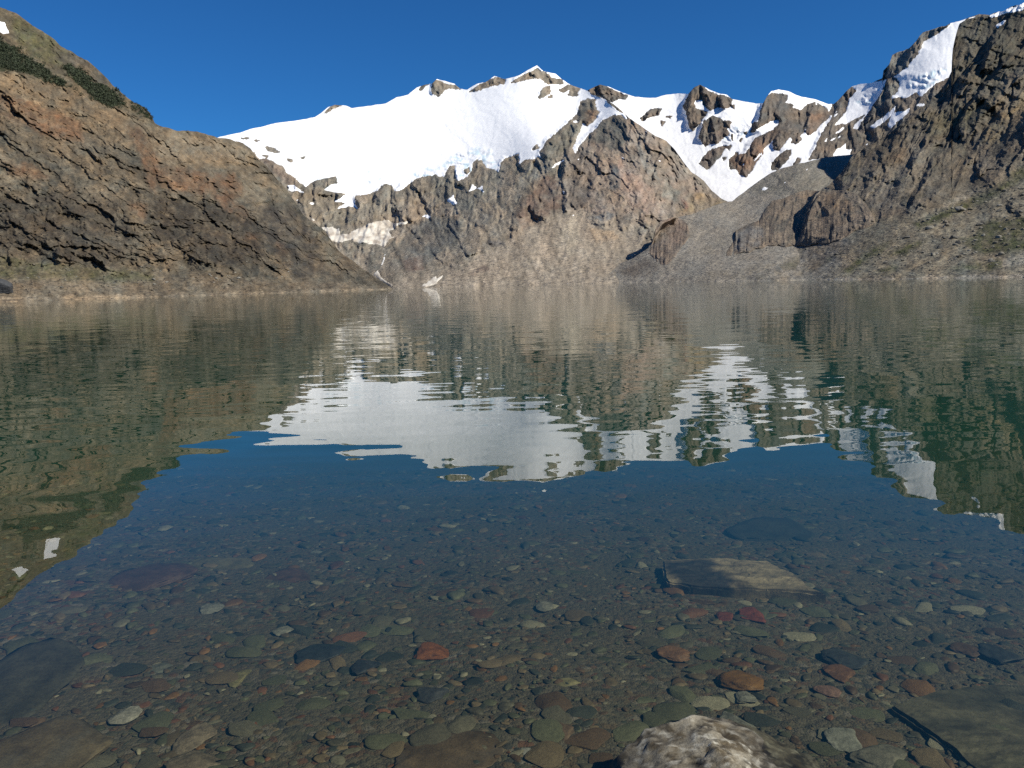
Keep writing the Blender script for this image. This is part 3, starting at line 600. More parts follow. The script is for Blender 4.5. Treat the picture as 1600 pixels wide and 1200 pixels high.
for q, c_ in [(Z3((850, 500), (885, 540), (890, 610), (870, 640), (840, 640), (850, 560)), (.11, .112, .108)), (Z3((975, 440), (1000, 430), (995, 480), (975, 475)), (.10, .10, .095)), (Z3((770, 760), (830, 735), (870, 750), (800, 785)), (.15, .152, .15)),
              (Z3((600, 860), (650, 770), (700, 740), (690, 880), (640, 960)), (.33, .28, .21)), (Z3((740, 820), (860, 830), (870, 870), (770, 900)), (.32, .24, .16)), (Z3((1100, 600), (1180, 640), (1160, 700), (1090, 660)), (.24, .225, .185)), (Z3((1180, 680), (1215, 690), (1200, 730)), (.22, .11, .075)),
              (Z3((420, 560), (500, 520), (560, 520), (470, 600), (400, 700), (340, 760)), (.20, .19, .16)), (Z3((150, 760), (240, 660), (330, 600), (280, 720), (180, 880), (90, 960)), (.25, .215, .165)), (Z2((850, 780), (1000, 700), (1100, 660), (1230, 740), (1230, 780), (1100, 760), (930, 900)), (.24, .195, .145)),
              (Z3((150, 1040), (250, 1000), (270, 1020), (180, 1050)), (.13, .10, .08)), (Z3((250, 880), (350, 890), (340, 910), (270, 905)), (.13, .12, .11)), (Z2((940, 980), (1040, 960), (1060, 1010), (980, 1030)), (.17, .12, .09)), (Z2((560, 740), (700, 740), (740, 800), (580, 810)), (.19, .175, .14))]:
    C.blob(q, c_, .8, 4)
C.streaks(109, 90, 4, .2 * fan, .34 * fan, 84); C.streaks(66, 60, 5, .42, .34, 78); C.streaks(90, 24, 3, .25, .22, 79); C.streaks(118, 50, 5, .3, .26, 82)
C.finish()

# ---- far ridge on the right with its snow basin
top = [(880, 160), (905, 150), (917, 141), (927, 135.5), (938, 131.6), (953, 137), (972, 145), (985, 150), (992, 152), (1005, 152), (1024, 153), (1041, 148.5), (1060, 146), (1075, 147.5), (1085, 136), (1094, 132), (1109, 140), (1123, 146), (1136, 149), (1144, 155),
       (1164, 159), (1182, 162), (1192, 162), (1198, 151), (1205, 143), (1217, 140), (1231, 143), (1252, 151), (1275, 156), (1295, 163), (1303, 162), (1311, 156), (1321, 144), (1330, 135), (1345, 131), (1364, 129), (1379, 122), (1379.5, 111), (1390, 99), (1394, 86),
       (1405, 81), (1420, 75), (1431, 64), (1442, 51), (1457, 45), (1476, 41), (1484, 36), (1506, 31), (1530, 22), (1560, 24)]
bot = [(880, 200), (960, 240), (1060, 330), (1140, 352), (1300, 330), (1450, 250), (1560, 170)]
K = ALL['K'] = Layer('ridge', top, bot,
    [(880, 170, 3200), (940, 132, 3300), (1060, 146, 3150), (1094, 132, 3050), (1217, 140, 2950), (1300, 163, 2850), (1380, 115, 2850), (1484, 36, 2950), (1560, 24, 2950), (1000, 230, 2600), (1100, 260, 2200), (1140, 315, 1700), (1140, 352, 1500), (1200, 270, 1950), (1250, 220, 2200), (1330, 240, 2000), (1400, 180, 2200), (1460, 150, 2200), (1560, 150, 2150), (1300, 330, 1300), (1300, 250, 1950)], .9, seed=61)
K.snow[:] = ((K.X < 1300) & (K.Y > -99)) * 1
K.snow[inpoly(K.SX, K.SY, Z3((660, 200), (730, 155), (795, 125), (840, 145), (920, 182), (920, 200), (880, 195), (850, 215), (800, 190), (740, 170)))] = 0
for q in [Z4((368, 160), (395, 100), (430, 53), (462, 44), (500, 82), (605, 104), (632, 120), (627, 150), (600, 167), (560, 160), (510, 177), (480, 155), (470, 125), (430, 125), (420, 150), (440, 172), (500, 190), (470, 230), (420, 292), (400, 270), (385, 180)),
          Z4((455, 312), (480, 240), (530, 212), (562, 218), (590, 240), (585, 262), (612, 300), (560, 345), (540, 357), (510, 352), (490, 372), (460, 330)), Z4((590, 232), (628, 240), (612, 275), (595, 262)), Z4((450, 462), (500, 400), (595, 368), (575, 420), (520, 470), (490, 497)),
          Z4((138, 222), (175, 196), (200, 168), (252, 168), (240, 205), (190, 212), (150, 237)), Z4((248, 234), (278, 236), (262, 264)), Z4((278, 212), (308, 210), (300, 224)), Z4((624, 150), (645, 150), (640, 172)), Z4((576, 432), (598, 430), (585, 448)), Z4((595, 380), (622, 368), (610, 392)), Z4((690, 300), (712, 295), (705, 312)), Z4((620, 315), (632, 310), (628, 345)), Z4((668, 340), (688, 325), (676, 348)),
          Z4((728, 302), (735, 250), (775, 240), (778, 180), (808, 110), (842, 88), (930, 98), (912, 142), (958, 150), (950, 165), (1000, 185), (1030, 150), (1075, 133), (1070, 185), (1090, 140), (1125, 160), (1150, 190), (1168, 160), (1165, 200), (1120, 240), (1080, 290), (1040, 312), (1030, 300), (1034, 245), (1000, 308), (970, 350), (942, 318), (900, 370), (872, 402), (848, 380), (860, 320), (838, 305), (880, 250), (875, 220), (800, 258), (770, 275), (740, 298)),
          Z4((608, 450), (640, 420), (700, 412), (722, 385), (760, 330), (840, 290), (872, 300), (830, 360), (800, 380), (790, 410), (760, 450), (740, 500), (700, 532), (668, 520), (660, 500), (618, 492)), Z4((835, 480), (860, 440), (920, 395), (952, 388), (935, 430), (900, 470), (870, 505), (845, 500)),
          Z4((960, 470), (985, 430), (1000, 440), (970, 480)), Z4((640, 408), (665, 403), (650, 418)), Z4((948, 352), (990, 320), (1006, 330), (970, 358)),
          Z4((1045, 445), (1080, 380), (1110, 310), (1140, 260), (1165, 230), (1180, 180), (1210, 150), (1300, 100), (1300, 420), (1200, 470), (1160, 440), (1100, 440))]:
    K.snow[inpoly(K.SX, K.SY, q)] = 0
for q in [Z4((665, 490), (690, 460), (722, 465), (690, 475)), Z4((735, 455), (785, 398), (790, 408), (750, 458)), Z4((490, 325), (512, 320), (500, 334)), Z4((570, 250), (590, 262), (572, 258)), Z4((1170, 210), (1200, 160), (1175, 230)), Z4((1085, 185), (1070, 215), (1078, 160))]:
    K.snow[inpoly(K.SX, K.SY, q)] = 1
KP = [(2, 'hanging_glacier', 'lower hanging glacier draped over the skyline shoulder, left of the grey rock wall', Z5((163, 522), (215, 460), (225, 410), (262, 380), (238, 360), (280, 346), (330, 340), (392, 330), (375, 370), (330, 440), (300, 482), (270, 542), (238, 535), (292, 480), (215, 517))),
      (3, 'hanging_glacier', 'highest steep hanging glacier with a broken icy edge, right of the grey rock wall', Z5((378, 428), (430, 380), (440, 340), (408, 322), (470, 280), (520, 225), (485, 240), (530, 200), (540, 170), (600, 140), (640, 105), (630, 118), (655, 96), (715, 78), (760, 60), (760, 280), (640, 330), (590, 352), (530, 408), (510, 390), (470, 408), (440, 405))),
      (4, 'snow_patch', 'ragged snow band on grey slabs below the highest hanging glacier', Z5((318, 528), (360, 490), (410, 450), (432, 428), (418, 465), (460, 460), (492, 443), (480, 468), (430, 512), (400, 537), (380, 525), (402, 488), (340, 538))),
      (5, 'snow_patch', 'small oval snow patch on the ridge right of the ragged snow band', Z5((508, 433), (552, 430), (547, 452), (515, 446))),
      (6, 'snow_patch', 'forked snow patch in a gully left of the right mountain cliffs', Z5((148, 680), (170, 625), (222, 592), (215, 620), (244, 622), (225, 680), (192, 690), (187, 718), (170, 685)))]
for i, n, l, q in KP: K.snow[inpoly(K.SX, K.SY, q)] = i
SMALLK = [Z5((160, 560), (210, 525), (215, 535), (185, 556)), Z5((130, 590), (200, 562), (205, 570), (150, 590)), Z5((290, 605), (330, 585), (325, 595), (300, 608)), Z5((120, 590), (145, 565), (135, 592)), Z5((455, 430), (475, 422), (468, 438)), Z5((165, 480), (190, 465), (150, 510)), Z5((340, 600), (355, 590), (350, 602))]
for k, q in enumerate(SMALLK): K.snow[inpoly(K.SX, K.SY, q)] = 30 + k
smk = blur((K.snow > 0).astype(float), 5)
K.crag(1 - .92 * smk, [('s', 100, 60, 16, 4, 50), ('s', 95, 26, 7, 2, 51), ('n', 70, 90, 50, 10, 1), ('f', 80, 50, 20, 8, 2), ('r', 85, 40, 14, 3.5, 3), ('f', 85, 20, 9, 5, 4), ('r', 92, 18, 6, 1.8, 5), ('f', 88, 10, 4, 1.8, 7)])
K.crag(smk, [('n', 20, 90, 50, 3, 40)])
iceK = blur(1.0 * inpoly(K.WX, K.WY, Z5((470, 350), (560, 290), (640, 290), (600, 340), (520, 390))) + inpoly(K.WX, K.WY, Z5((260, 420), (350, 360), (330, 430), (280, 450))) + inpoly(K.WX, K.WY, Z4((560, 310), (640, 250), (760, 240), (720, 320), (600, 350))), 4)
K.crag(np.clip(iceK, 0, 1), [('f', 20, 12, 5, 4, 42), ('r', 15, 9, 4, 2.5, 43)])
for pts, H, a, b in [(Z4((385, 200), (390, 130), (430, 60)), 10, 7, 24), (Z4((400, 280), (385, 200)), 8, 6, 20), (Z4((460, 330), (475, 250), (520, 212)), 9, 7, 24), (Z4((730, 300), (775, 250), (780, 180), (815, 105)), 16, 9, 30), (Z4((900, 240), (880, 180), (900, 120)), 10, 7, 24), (Z4((850, 390), (890, 300), (960, 230)), 9, 7, 20),
                     (Z4((1030, 310), (1040, 240), (1080, 150)), 10, 7, 24), (Z4((1050, 440), (1120, 310), (1170, 220), (1234, 110)), 14, 9, 34), (Z5((375, 330), (372, 290), (400, 240)), 12, 8, 24), (Z5((410, 325), (470, 250), (530, 150)), 8, 6, 20), (Z5((335, 440), (380, 360), (410, 330)), 9, 7, 20), (Z5((285, 540), (330, 440)), 10, 7, 26), (Z5((360, 460), (420, 410), (440, 400)), 8, 6, 18), (Z4((610, 480), (700, 400), (780, 320)), 7, 6, 24)]:
    K.rib(pts, H, a, b)
K.base([(.125, .108, .088), (.15, .122, .096), (.105, .098, .085)], 26)
K.blob(Z4((608, 450), (640, 420), (760, 330), (872, 290), (830, 360), (740, 500), (668, 530)), (.165, .112, .08), .8, 6)
K.blob(Z4((1030, 310), (1050, 200), (1160, 180), (1120, 240), (1080, 300)), (.16, .108, .075), .7, 6)
K.blob(Z4((490, 340), (560, 290), (620, 290), (600, 380), (480, 480), (450, 460)), (.15, .11, .085), .6, 6)
K.blob(Z5((370, 330), (370, 290), (410, 220), (540, 130), (640, 100), (540, 180), (470, 270), (410, 320)), (.19, .18, .155), .8, 5)
K.blob(Z5((330, 440), (390, 340), (440, 340), (420, 400), (360, 460)), (.20, .18, .14), .7, 5)
K.blob(Z5((240, 560), (380, 540), (520, 440), (620, 370), (600, 440), (400, 560), (300, 620)), (.14, .128, .10), .7, 6)
K.streaks(88, 26, 3, .3, .25, 81)
K.finish()

# ------------------------------------------------------------------ link the slopes and their snow
L.build(M_ROCK_NEAR, 'brown and rust rock mountainside on the left with a scree foot at the water', 'mountain')
R.build(M_ROCK_NEAR, 'dark olive brown mountainside on the right with shadowed cliffs and a grassy boulder slope', 'mountain')
M.build(M_ROCK_NEAR, 'smooth grey moraine slope between the central rock pyramid and the right mountain', 'hill')
C.build(M_ROCK_FAR, 'central mountain with a white ice cap above a rock wall and a brown rock pyramid', 'mountain')
K.build(M_ROCK_FAR, 'far rocky ridge on the right behind the moraine, with peaks in deep snow', 'ridge')
def ice_col(i):
    def f(s):
        n = sstep(.0, .5, fbm(np.stack([s.X / 9, s.Y / 5], -1), 4, 90))
        k = (np.clip(i, 0, 1) * n)[..., None]
        return np.array((.9, .905, .91)) * (1 - k) + np.array((.60, .73, .79)) * k
    return f
def dirty_col(s):
    n = sstep(-.3, .5, fbm(np.stack([s.X / 12, s.Y / 6], -1), 4, 91))[..., None]
    return np.array((.62, .58, .5)) * (1 - n) + np.array((.36, .31, .25)) * n
C.snow_object([1], 'glacier', 'broad white ice cap over the central mountain, ending in a blue broken edge', 'glacier', None, 'structure', thick=2.5, colf=ice_col(ice))
for i, n, l, q in CP: C.snow_object([i], n, l, 'snow', None, 'structure', colf=dirty_col if i in (2, 3, 4) else None)
for k in range(len(SMALLC)): C.snow_object([30 + k], 'snow_patch', 'tiny snow remnant on the rock of the central mountain', 'snow', 'tiny snow remnants on the central mountain', 'structure')
for k in range(len(STREAM)): C.snow_object([60 + k], 'meltwater_stream', ['longest white meltwater stream running from the cirque snow to the lake', 'short white waterfall on the slab under the cirque snowfield', 'thin white waterfall on the rock wall above the cirque snowfield'][k], 'stream', None, 'structure', thick=.8, col=(.7, .7, .68))
K.snow_object([1], 'snowfield', 'white snow basin and snowy gullies between the far right peaks', 'snowfield', None, 'structure', thick=2.0, colf=ice_col(iceK * .6))
for i, n, l, q in KP: K.snow_object([i], n, l, 'glacier' if 'glacier' in n else 'snow', None, 'structure', colf=ice_col(iceK) if i < 4 else None)
for k in range(len(SMALLK)): K.snow_object([30 + k], 'snow_patch', 'tiny snow remnant on the slabs of the far right ridge', 'snow', 'tiny snow remnants on the far ridge', 'structure')
for k in range(6): M.snow_object([1 + k], 'snow_patch', ['largest snow patch on the grey moraine hill, lowest down', 'thin snow patch on the moraine hill just above the largest one'][k] if k < 2 else 'small flat snow patch on the crest of the moraine hill', 'snow', None if k < 2 else 'snow patches on the moraine crest', 'structure', thick=.8)
for k in range(2): R.snow_object([1 + k], 'snow_patch', ['long snow band on the summit skyline of the right mountain', 'short snow patch under the summit band of the right mountain'][k], 'snow', None, 'structure', thick=.8)
for k in range(3): L.snow_object([1 + k], 'snow_patch', ['white snow patch near the top of the left mountain', 'speck of snow on the skyline of the left mountain', 'snow patch of the left mountain that shows only in the lake reflection at the left edge'][k], 'snow', None, 'structure', thick=.6)
# ------------------------------------------------------------------ lake: bed, water
def bed_z(x, y):
    z = np.interp(y, [-60, -8, -1, 1, 2.2, 3.2, 5, 8, 14, 40, 150, 9000], [9, 1.2, .25, .02, -.12, -.19, -.34, -.62, -1.4, -7, -16, -18])
    return z + .02 * np.sin(x * 1.3 + .5) * np.clip(y, 0, 4) / 4 - .018 * x * np.clip((y - 1) / 3, 0, 1) * (np.abs(x) < 6)

T = NT('lake_bed_gravel')
tc = T.n('TexCoord').outputs['Object']
v1 = T.n('TexVoronoi', ins={'Vector': tc, 'Scale': 30.0, 'Randomness': 1.0}); v2 = T.n('TexVoronoi', ins={'Vector': tc, 'Scale': 120.0})
r1 = T.n('ValToRGB', ins={0: T.n('SeparateColor', ins={0: v1.outputs['Color']}).outputs[0]})
cr = r1.color_ramp; cr.interpolation = 'CONSTANT'
for p, c in [(0, (.075, .08, .055)), (.22, (.12, .115, .085)), (.4, (.11, .085, .05)), (.55, (.045, .05, .042)), (.7, (.16, .14, .095)), (.82, (.13, .07, .04)), (.9, (.19, .185, .16))]:
    e = cr.elements[0] if p == 0 else cr.elements.new(p); e.color = (c[0] * .66, c[1] * .60, c[2] * .56, 1)
cr.elements.remove(cr.elements[-1]) if cr.elements[-1].position == 1 else None
r2 = T.n('ValToRGB', ins={0: T.n('SeparateColor', ins={0: v2.outputs['Color']}).outputs[1]})
r2.color_ramp.elements[0].color = (.036, .032, .022, 1); r2.color_ramp.elements[1].color = (.085, .072, .047, 1)
nz = noise_node(T, tc, 2.2, 5, .6)
mx = T.n('Mix', data_type='RGBA', ins={0: T.n('MapRange', ins={0: nz.outputs[0], 1: .42, 2: .58, 3: 0, 4: 1}).outputs[0], 6: r1.outputs[0], 7: r2.outputs[0]})
hh = T.math('ADD', T.math('MULTIPLY', v1.outputs['Distance'], -.010), T.math('MULTIPLY', v2.outputs['Distance'], -.004))
bp = T.n('Bump', ins={'Strength': 1.0, 'Distance': 1.0, 'Height': hh})
bs = T.n('BsdfPrincipled', ins={'Base Color': mx.outputs[2], 'Roughness': .85, 'Normal': bp.outputs[0]})
T.n('OutputMaterial', ins={'Surface': bs.outputs[0]})
M_BED = T.m

gx = np.concatenate([-np.geomspace(4000, 6, 40), np.linspace(-5.8, 5.8, 150), np.geomspace(6, 4000, 40)])
gy = np.concatenate([np.linspace(-60, 1, 30), np.linspace(1.1, 11, 160), np.geomspace(11.5, 6000, 60)])
GX, GY = np.meshgrid(gx, gy)
bump = .03 * fbm(np.stack([GX / .7, GY / .7], -1), 4, 1) + .008 * fbm(np.stack([GX / .12, GY / .12], -1), 3, 2)
GZ = bed_z(GX, GY) + bump * (GY < 12)
i = np.arange(GX.size).reshape(GX.shape)
FQ = np.stack([i[:-1, :-1], i[:-1, 1:], i[1:, 1:], i[1:, :-1]], -1).reshape(-1, 4)
tag(mesh_np('lake_bed', np.stack([GX, GY, GZ], -1).reshape(-1, 3), FQ, M_BED), 'gravelly lake bed sloping away under the clear water', 'lake bed', None, 'structure')

def bedpt(x, y, dz=0.0):                       # lake bed point seen at a photo pixel
    r = rays(x, y); lo, hi = .5, 400.0
    for _ in range(50):
        m = (lo + hi) / 2; p = CAM + r * m
        if p[2] > bed_z(p[0], p[1]) + dz: lo = m
        else: hi = m
    return CAM + r * lo

T = NT('lake_water')
geo = T.n('NewGeometry'); pos = geo.outputs['Position']
sx = T.n('SeparateXYZ', ins={0: pos}); Y = sx.outputs[1]
def wave(scale_x, scale_y, off, detail=1.0):
    mp = T.n('Mapping', ins={0: pos, 'Location': (off, off * .7, 0), 'Scale': (scale_x, scale_y, 1)})
    n = noise_node(T, mp.outputs[0], 1.0, detail, .5)
    c = T.n('SeparateColor', ins={0: n.outputs['Color']})
    return T.math('SUBTRACT', c.outputs[0], .5), T.math('SUBTRACT', c.outputs[1], .5)
ruff = T.n('MapRange', interpolation_type='SMOOTHSTEP', ins={0: Y, 1: 7.0, 2: 90.0, 3: .0, 4: 1.0}).outputs[0]
near = T.n('MapRange', interpolation_type='SMOOTHSTEP', ins={0: Y, 1: 2.5, 2: 9.0, 3: .35, 4: 1.0}).outputs[0]
a1, b1 = wave(1.0, 3.0, 3.1, 1.0); a2, b2 = wave(.3, .9, 11.0, .5); a3, b3 = wave(3.0, 9.0, 23.0)
def comb(p, q, r, s=1.0):
    t = T.math('ADD', T.math('MULTIPLY', p, .046 * s), T.math('MULTIPLY', q, .024 * s))
    t = T.math('MULTIPLY', t, near)
    return T.math('ADD', t, T.math('MULTIPLY', T.math('MULTIPLY', r, .075 * s), ruff))
ny = comb(a1, a2, a3); nxs = comb(b1, b2, b3, .5)
nv = T.n('VectorMath', operation='NORMALIZE', ins={0: T.n('CombineXYZ', ins={0: nxs, 1: ny, 2: 1.0}).outputs[0]}).outputs[0]
fr = T.n('Fresnel', ins={'IOR': 1.333, 'Normal': nv})
gl = T.n('BsdfGlossy', ins={'Color': (1, 1, 1, 1), 'Roughness': 0.0, 'Normal': nv})
tr = T.n('BsdfTransparent', ins={'Color': (.96, .97, .88, 1)})
mxs = T.n('MixShader', ins={0: fr.outputs[0], 1: tr.outputs[0], 2: gl.outputs[0]})
va = T.n('VolumeAbsorption', ins={'Color': (.54, .60, .46, 1), 'Density': .6})
vs = T.n('VolumeScatter', ins={'Color': (.22, .78, .78, 1), 'Density': .08, 'Anisotropy': .0})
T.n('OutputMaterial', ins={'Surface': mxs.outputs[0], 'Volume': T.n('AddShader', ins={0: va.outputs[0], 1: vs.outputs[0]}).outputs[0]})
M_WATER = T.m
WB = dict(x0=-2500, x1=2500, y0=-30, y1=2600)
V = np.array([(x, y, z) for z in (-60, 0) for x, y in ((WB['x0'], WB['y0']), (WB['x1'], WB['y0']), (WB['x1'], WB['y1']), (WB['x0'], WB['y1']))])
FQ = np.array([(4, 5, 6, 7), (3, 2, 1, 0), (0, 1, 5, 4), (1, 2, 6, 5), (2, 3, 7, 6), (3, 0, 4, 7)])
tag(mesh_np('lake_water', V, FQ, M_WATER, smooth=False), 'still clear lake water mirroring the mountains, faintly rippled', 'lake', None, 'structure')

# ------------------------------------------------------------------ stones
def ico(sub):
    bm = bmesh.new(); bmesh.ops.create_icosphere(bm, subdivisions=sub, radius=1)
    V = np.array([v.co for v in bm.verts]); F = np.array([[v.index for v in f.verts] for f in bm.faces]); bm.free()
    return V, F
ICO = {k: ico(k) for k in (2, 3, 4, 6)}
def stone_shape(sub, seed, cuts=7, rough=.12, lo=.55, hi=.95):
    """A broken, water-worn stone: a ball cut by random planes, then roughened."""
    r = np.random.default_rng(seed); V, F = ICO[sub]; V = V.copy()
    for _ in range(cuts):
        n = r.normal(size=3); n /= np.linalg.norm(n); h = r.uniform(lo, hi)
        d = V @ n; m = d > h; V[m] -= (d[m] - h)[:, None] * n * .9
    V *= (1 + rough * fbm(V * 1.6 + seed * 3.3, 4, seed)[:, None])
    return V, F
PAL = [((.104, .108, .066), .26), ((.114, .106, .074), .18), ((.05, .056, .044), .16), ((.155, .12, .072), .15), ((.105, .07, .042), .14), ((.25, .235, .17), .055), ((.15, .075, .042), .045), ((.18, .10, .042), .035)]
PC = np.array([c for c, _ in PAL]) * .68; PW = np.array([p for _, p in PAL]); PW /= PW.sum()
PN = ['grey green', 'grey', 'dark blue grey', 'tan', 'brown', 'pale', 'red brown', 'orange brown']
N = 26000
yy = 1.7 + 9.0 * RNG.random(N) ** 1.25; xx = (RNG.random(N) * 2 - 1) * (.72 * yy + 1.7)
sz = .0135 * np.exp(.68 * RNG.normal(size=N)); sz = np.clip(sz, .006, .062) * (1 + .04 * yy)
ci = RNG.choice(len(PAL), N, p=PW); el = RNG.uniform(.6, 1.0, N); fl = RNG.uniform(.12, .34, N); an = RNG.uniform(0, 6.283, N)
score = np.where(np.abs(xx) < .66 * yy + .05, sz / yy, 0); order = np.argsort(-score); ind = order[:265]; rest = order[265:]
zz = bed_z(xx, yy) + .03 * fbm(np.stack([xx / .7, yy / .7], -1), 4, 1)
VAR2 = [stone_shape(2, 100 + k, 12, .14, .35, .9) for k in range(40)]
VV, FF, CC = [], [], []; base = 0
for j in rest:
    V, F = VAR2[j % 40]; c, s = math.cos(an[j]), math.sin(an[j])
    q = V * (sz[j] * 1.25, sz[j] * el[j], sz[j] * fl[j])
    q = np.stack([q[:, 0] * c - q[:, 1] * s + xx[j], q[:, 0] * s + q[:, 1] * c + yy[j], q[:, 2] + zz[j] + sz[j] * .05], -1)
    VV.append(q); FF.append(F + base); base += len(V)
    CC.append(np.repeat((PC[ci[j]] * (1 + .28 * math.sin(j * 7.1)))[None], len(V), 0))
tag(mesh_np('pebbles', np.concatenate(VV), np.concatenate(FF), M_WETSTONE, np.concatenate(CC)), 'thousands of small mixed pebbles covering the lake bed', 'pebbles', None, 'stuff')

protos = {}
def pebble(name, var, col_i, loc, scale, rz, label, group):
    key = (var, col_i)
    if key not in protos:
        V, F = stone_shape(3, 200 + var, 12, .14, .4, .9)
        c = np.repeat((PC[col_i] * (.9 + .05 * var))[None], len(V), 0)
        o = mesh_np(name, V, F, M_STONE, c); protos[key] = o
    else:
        o = protos[key].copy(); COL.objects.link(o)
    o.location = loc; o.scale = scale; o.rotation_euler = (0, 0, rz)
    return tag(o, label, 'pebble', group)
for j in ind:
    s_ = min(sz[j], .075)
    pebble('pebble', int(j) % 9, int(ci[j]), (xx[j], yy[j], zz[j] + s_ * .08), (s_ * 1.3, s_ * 1.3 * el[j], s_ * fl[j]), an[j],
           f'medium sized {PN[ci[j]]} pebble lying among smaller gravel on the lake bed', f'medium {PN[ci[j]]} pebbles on the lake bed')

def stone_obj(name, px, py, wpx, hpx, col, label, seed, tall=.5, sub=4, deg=0, sink=.2, spots=None, cat='stone', rough=.12, cuts=7, lo=.55):
    """A larger stone seen at a photo pixel with the given width and apparent depth, resting on the bed."""
    p = bedpt(px, py); dist = np.linalg.norm(p - CAM); m = dist / FPX; tall = tall * .42; cuts += 4; lo -= .1
    dep = math.asin((CAM[2] - p[2]) / dist)
    rx = wpx * m / 2; rzv = rx * tall
    ry = max(math.sqrt(max((hpx * m / 2) ** 2 - (rzv * .6 * math.cos(dep)) ** 2, 1e-6)) / math.sin(dep), rx * .45)
    V, F = stone_shape(sub, seed, cuts, rough, lo)
    V = V * (1 + .16 * fbm(V * 2.6 + seed, 5, seed + 1, .6) + .05 * facets(V[:, :2] * 3 + V[:, 2:] * 1.3, seed))[:, None]; V = V / np.abs(V).max(0)
    V = V * (rx, ry, rzv)
    n = fbm(V / rx * 4 + seed, 6, seed + 3, .7)
    c = np.array(col)[None] * (.66 + .6 * n)[:, None]
    if spots is not None:
        k = sstep(.05, .3, fbm(V / rx * 3.1 + 7, 5, seed + 9, .6))[:, None]; c = c * (1 - k) + np.array(spots) * k
    o = mesh_np(name, V, F, M_WETSTONE, np.clip(c, .01, .8)); o.location = (p[0], p[1], p[2] + rzv * (1 - 2 * sink) * .6); o.rotation_euler = (0, 0, math.radians(deg))
    return tag(o, label, cat)
for a in [
    ('stone', 672, 1020, 58, 26, (.22, .085, .03), 'bright orange stone left of centre on the lake bed', 301, .35),
    ('stone', 1174, 964, 36, 24, (.20, .062, .04), 'brick red stone just below the long flat slab', 302, .5),
    ('stone', 1132, 965, 30, 14, (.17, .055, .035), 'smaller dull red stone left of the brick red one', 303, .4),
    ('stone', 1055, 1022, 54, 24, (.21, .115, .06), 'pale orange flat stone near the centre right of the lake bed', 304, .35),
    ('stone', 1164, 1066, 80, 32, (.19, .10, .03), 'amber brown wedge shaped stone above the wet foreground rock', 305, .45),
    ('stone', 885, 1068, 50, 22, (.22, .20, .11), 'pale yellow stone left of the wet foreground rock', 306, .35),
    ('stone', 196, 1119, 40, 22, (.30, .29, .25), 'whitish speckled stone at the lower left', 307, .5),
    ('stone', 374, 1060, 36, 26, (.20, .18, .09), 'angular mustard coloured stone at the lower left', 308, .4),
    ('stone', 496, 1022, 82, 30, (.035, .042, .045), 'long blackish stone slanting on the pebbles, left half', 309, .35, 4, 18),
    ('stone', 328, 953, 38, 16, (.22, .22, .19), 'pale rectangular stone in the left half of the lake bed', 310, .4),
    ('stone', 296, 1045, 34, 16, (.21, .185, .15), 'pale rounded pinkish stone beside small grey pebbles at left', 311, .45),
    ('stone', 250, 1050, 40, 20, (.14, .145, .12), 'grey stone pair member left of the pale pinkish stone', 312, .4),
    ('stone', 492, 870, 42, 16, (.21, .215, .19), 'pale stone lying alone far out, left of centre', 313, .35),
    ('stone', 342, 884, 106, 30, (.145, .13, .08), 'broad flat olive tan stone under the blue water at left', 314, .2),
    ('stone', 238, 908, 124, 42, (.105, .065, .05), 'large brownish red mottled stone left of the olive tan one', 315, .3),
    ('stone', 452, 905, 84, 30, (.11, .065, .045), 'flat rust brown stone right of the olive tan one', 316, .2),
    ('stone', 306, 1154, 52, 40, (.20, .165, .12), 'smooth tan stone near the lower left of the picture', 317, .4),
    ('stone', 300, 1196, 90, 34, (.17, .14, .10), 'tan stone cut by the bottom edge at left', 318, .35),
    ('stone', 440, 987, 36, 14, (.20, .20, .17), 'pale oblong stone beside the blackish ones, left half', 319, .4),
    ('stone', 572, 1042, 44, 22, (.04, .045, .05), 'dark slate stone left of the bright orange one', 320, .4),
    ('stone', 674, 1086, 50, 26, (.06, .062, .065), 'dark grey stone below the bright orange one', 321, .4),
    ('stone', 1149, 1136, 56, 54, (.19, .19, .16), 'pale grey pointed stone touching the wet foreground rock', 322, .7),
    ('stone', 1324, 1158, 56, 30, (.24, .245, .21), 'pale grey angular stone at lower right', 323, .3),
    ('stone', 1375, 1186, 80, 36, (.15, .145, .115), 'grey brown flat stone below the pale angular one at lower right', 324, .3),
    ('stone', 826, 1180, 40, 18, (.30, .30, .27), 'round white stone left of the wet foreground rock', 325, .5),
    ('stone', 870, 1152, 80, 44, (.15, .105, .07), 'brown lumpy stone left of the wet foreground rock', 326, .4),
    ('stone', 1312, 1054, 48, 24, (.16, .085, .045), 'reddish brown stone at centre right of the lake bed', 327, .35),
    ('stone', 1292, 1080, 36, 18, (.21, .13, .10), 'pinkish stone under the reddish brown one', 328, .4),
    ('stone', 1162, 1090, 34, 16, (.20, .20, .17), 'pale grey green stone under the amber wedge', 329, .4),
    ('stone', 1320, 1030, 60, 28, (.05, .055, .055), 'dark slab stone right of the pale orange one', 330, .3),
    ('stone', 1560, 1025, 60, 24, (.045, .05, .05), 'dark stone near the right edge of the lake bed', 331, .35),
    ('stone', 1515, 1016, 50, 18, (.11, .07, .045), 'rusty stone left of the dark one near the right edge', 332, .35),
    ('stone', 1276, 868, 30, 12, (.19, .15, .10), 'small tan stone above the long flat slab', 333, .35),
    ('stone', 852, 948, 30, 16, (.22, .215, .18), 'small pale stone in the middle of the lake bed', 334, .45)]:
    stone_obj(*a)
stone_obj('boulder', 20, 1078, 150, 110, (.07, .068, .05), 'big dark blue grey boulder underwater at the left edge', 341, .3, 4, 10, cat='boulder')
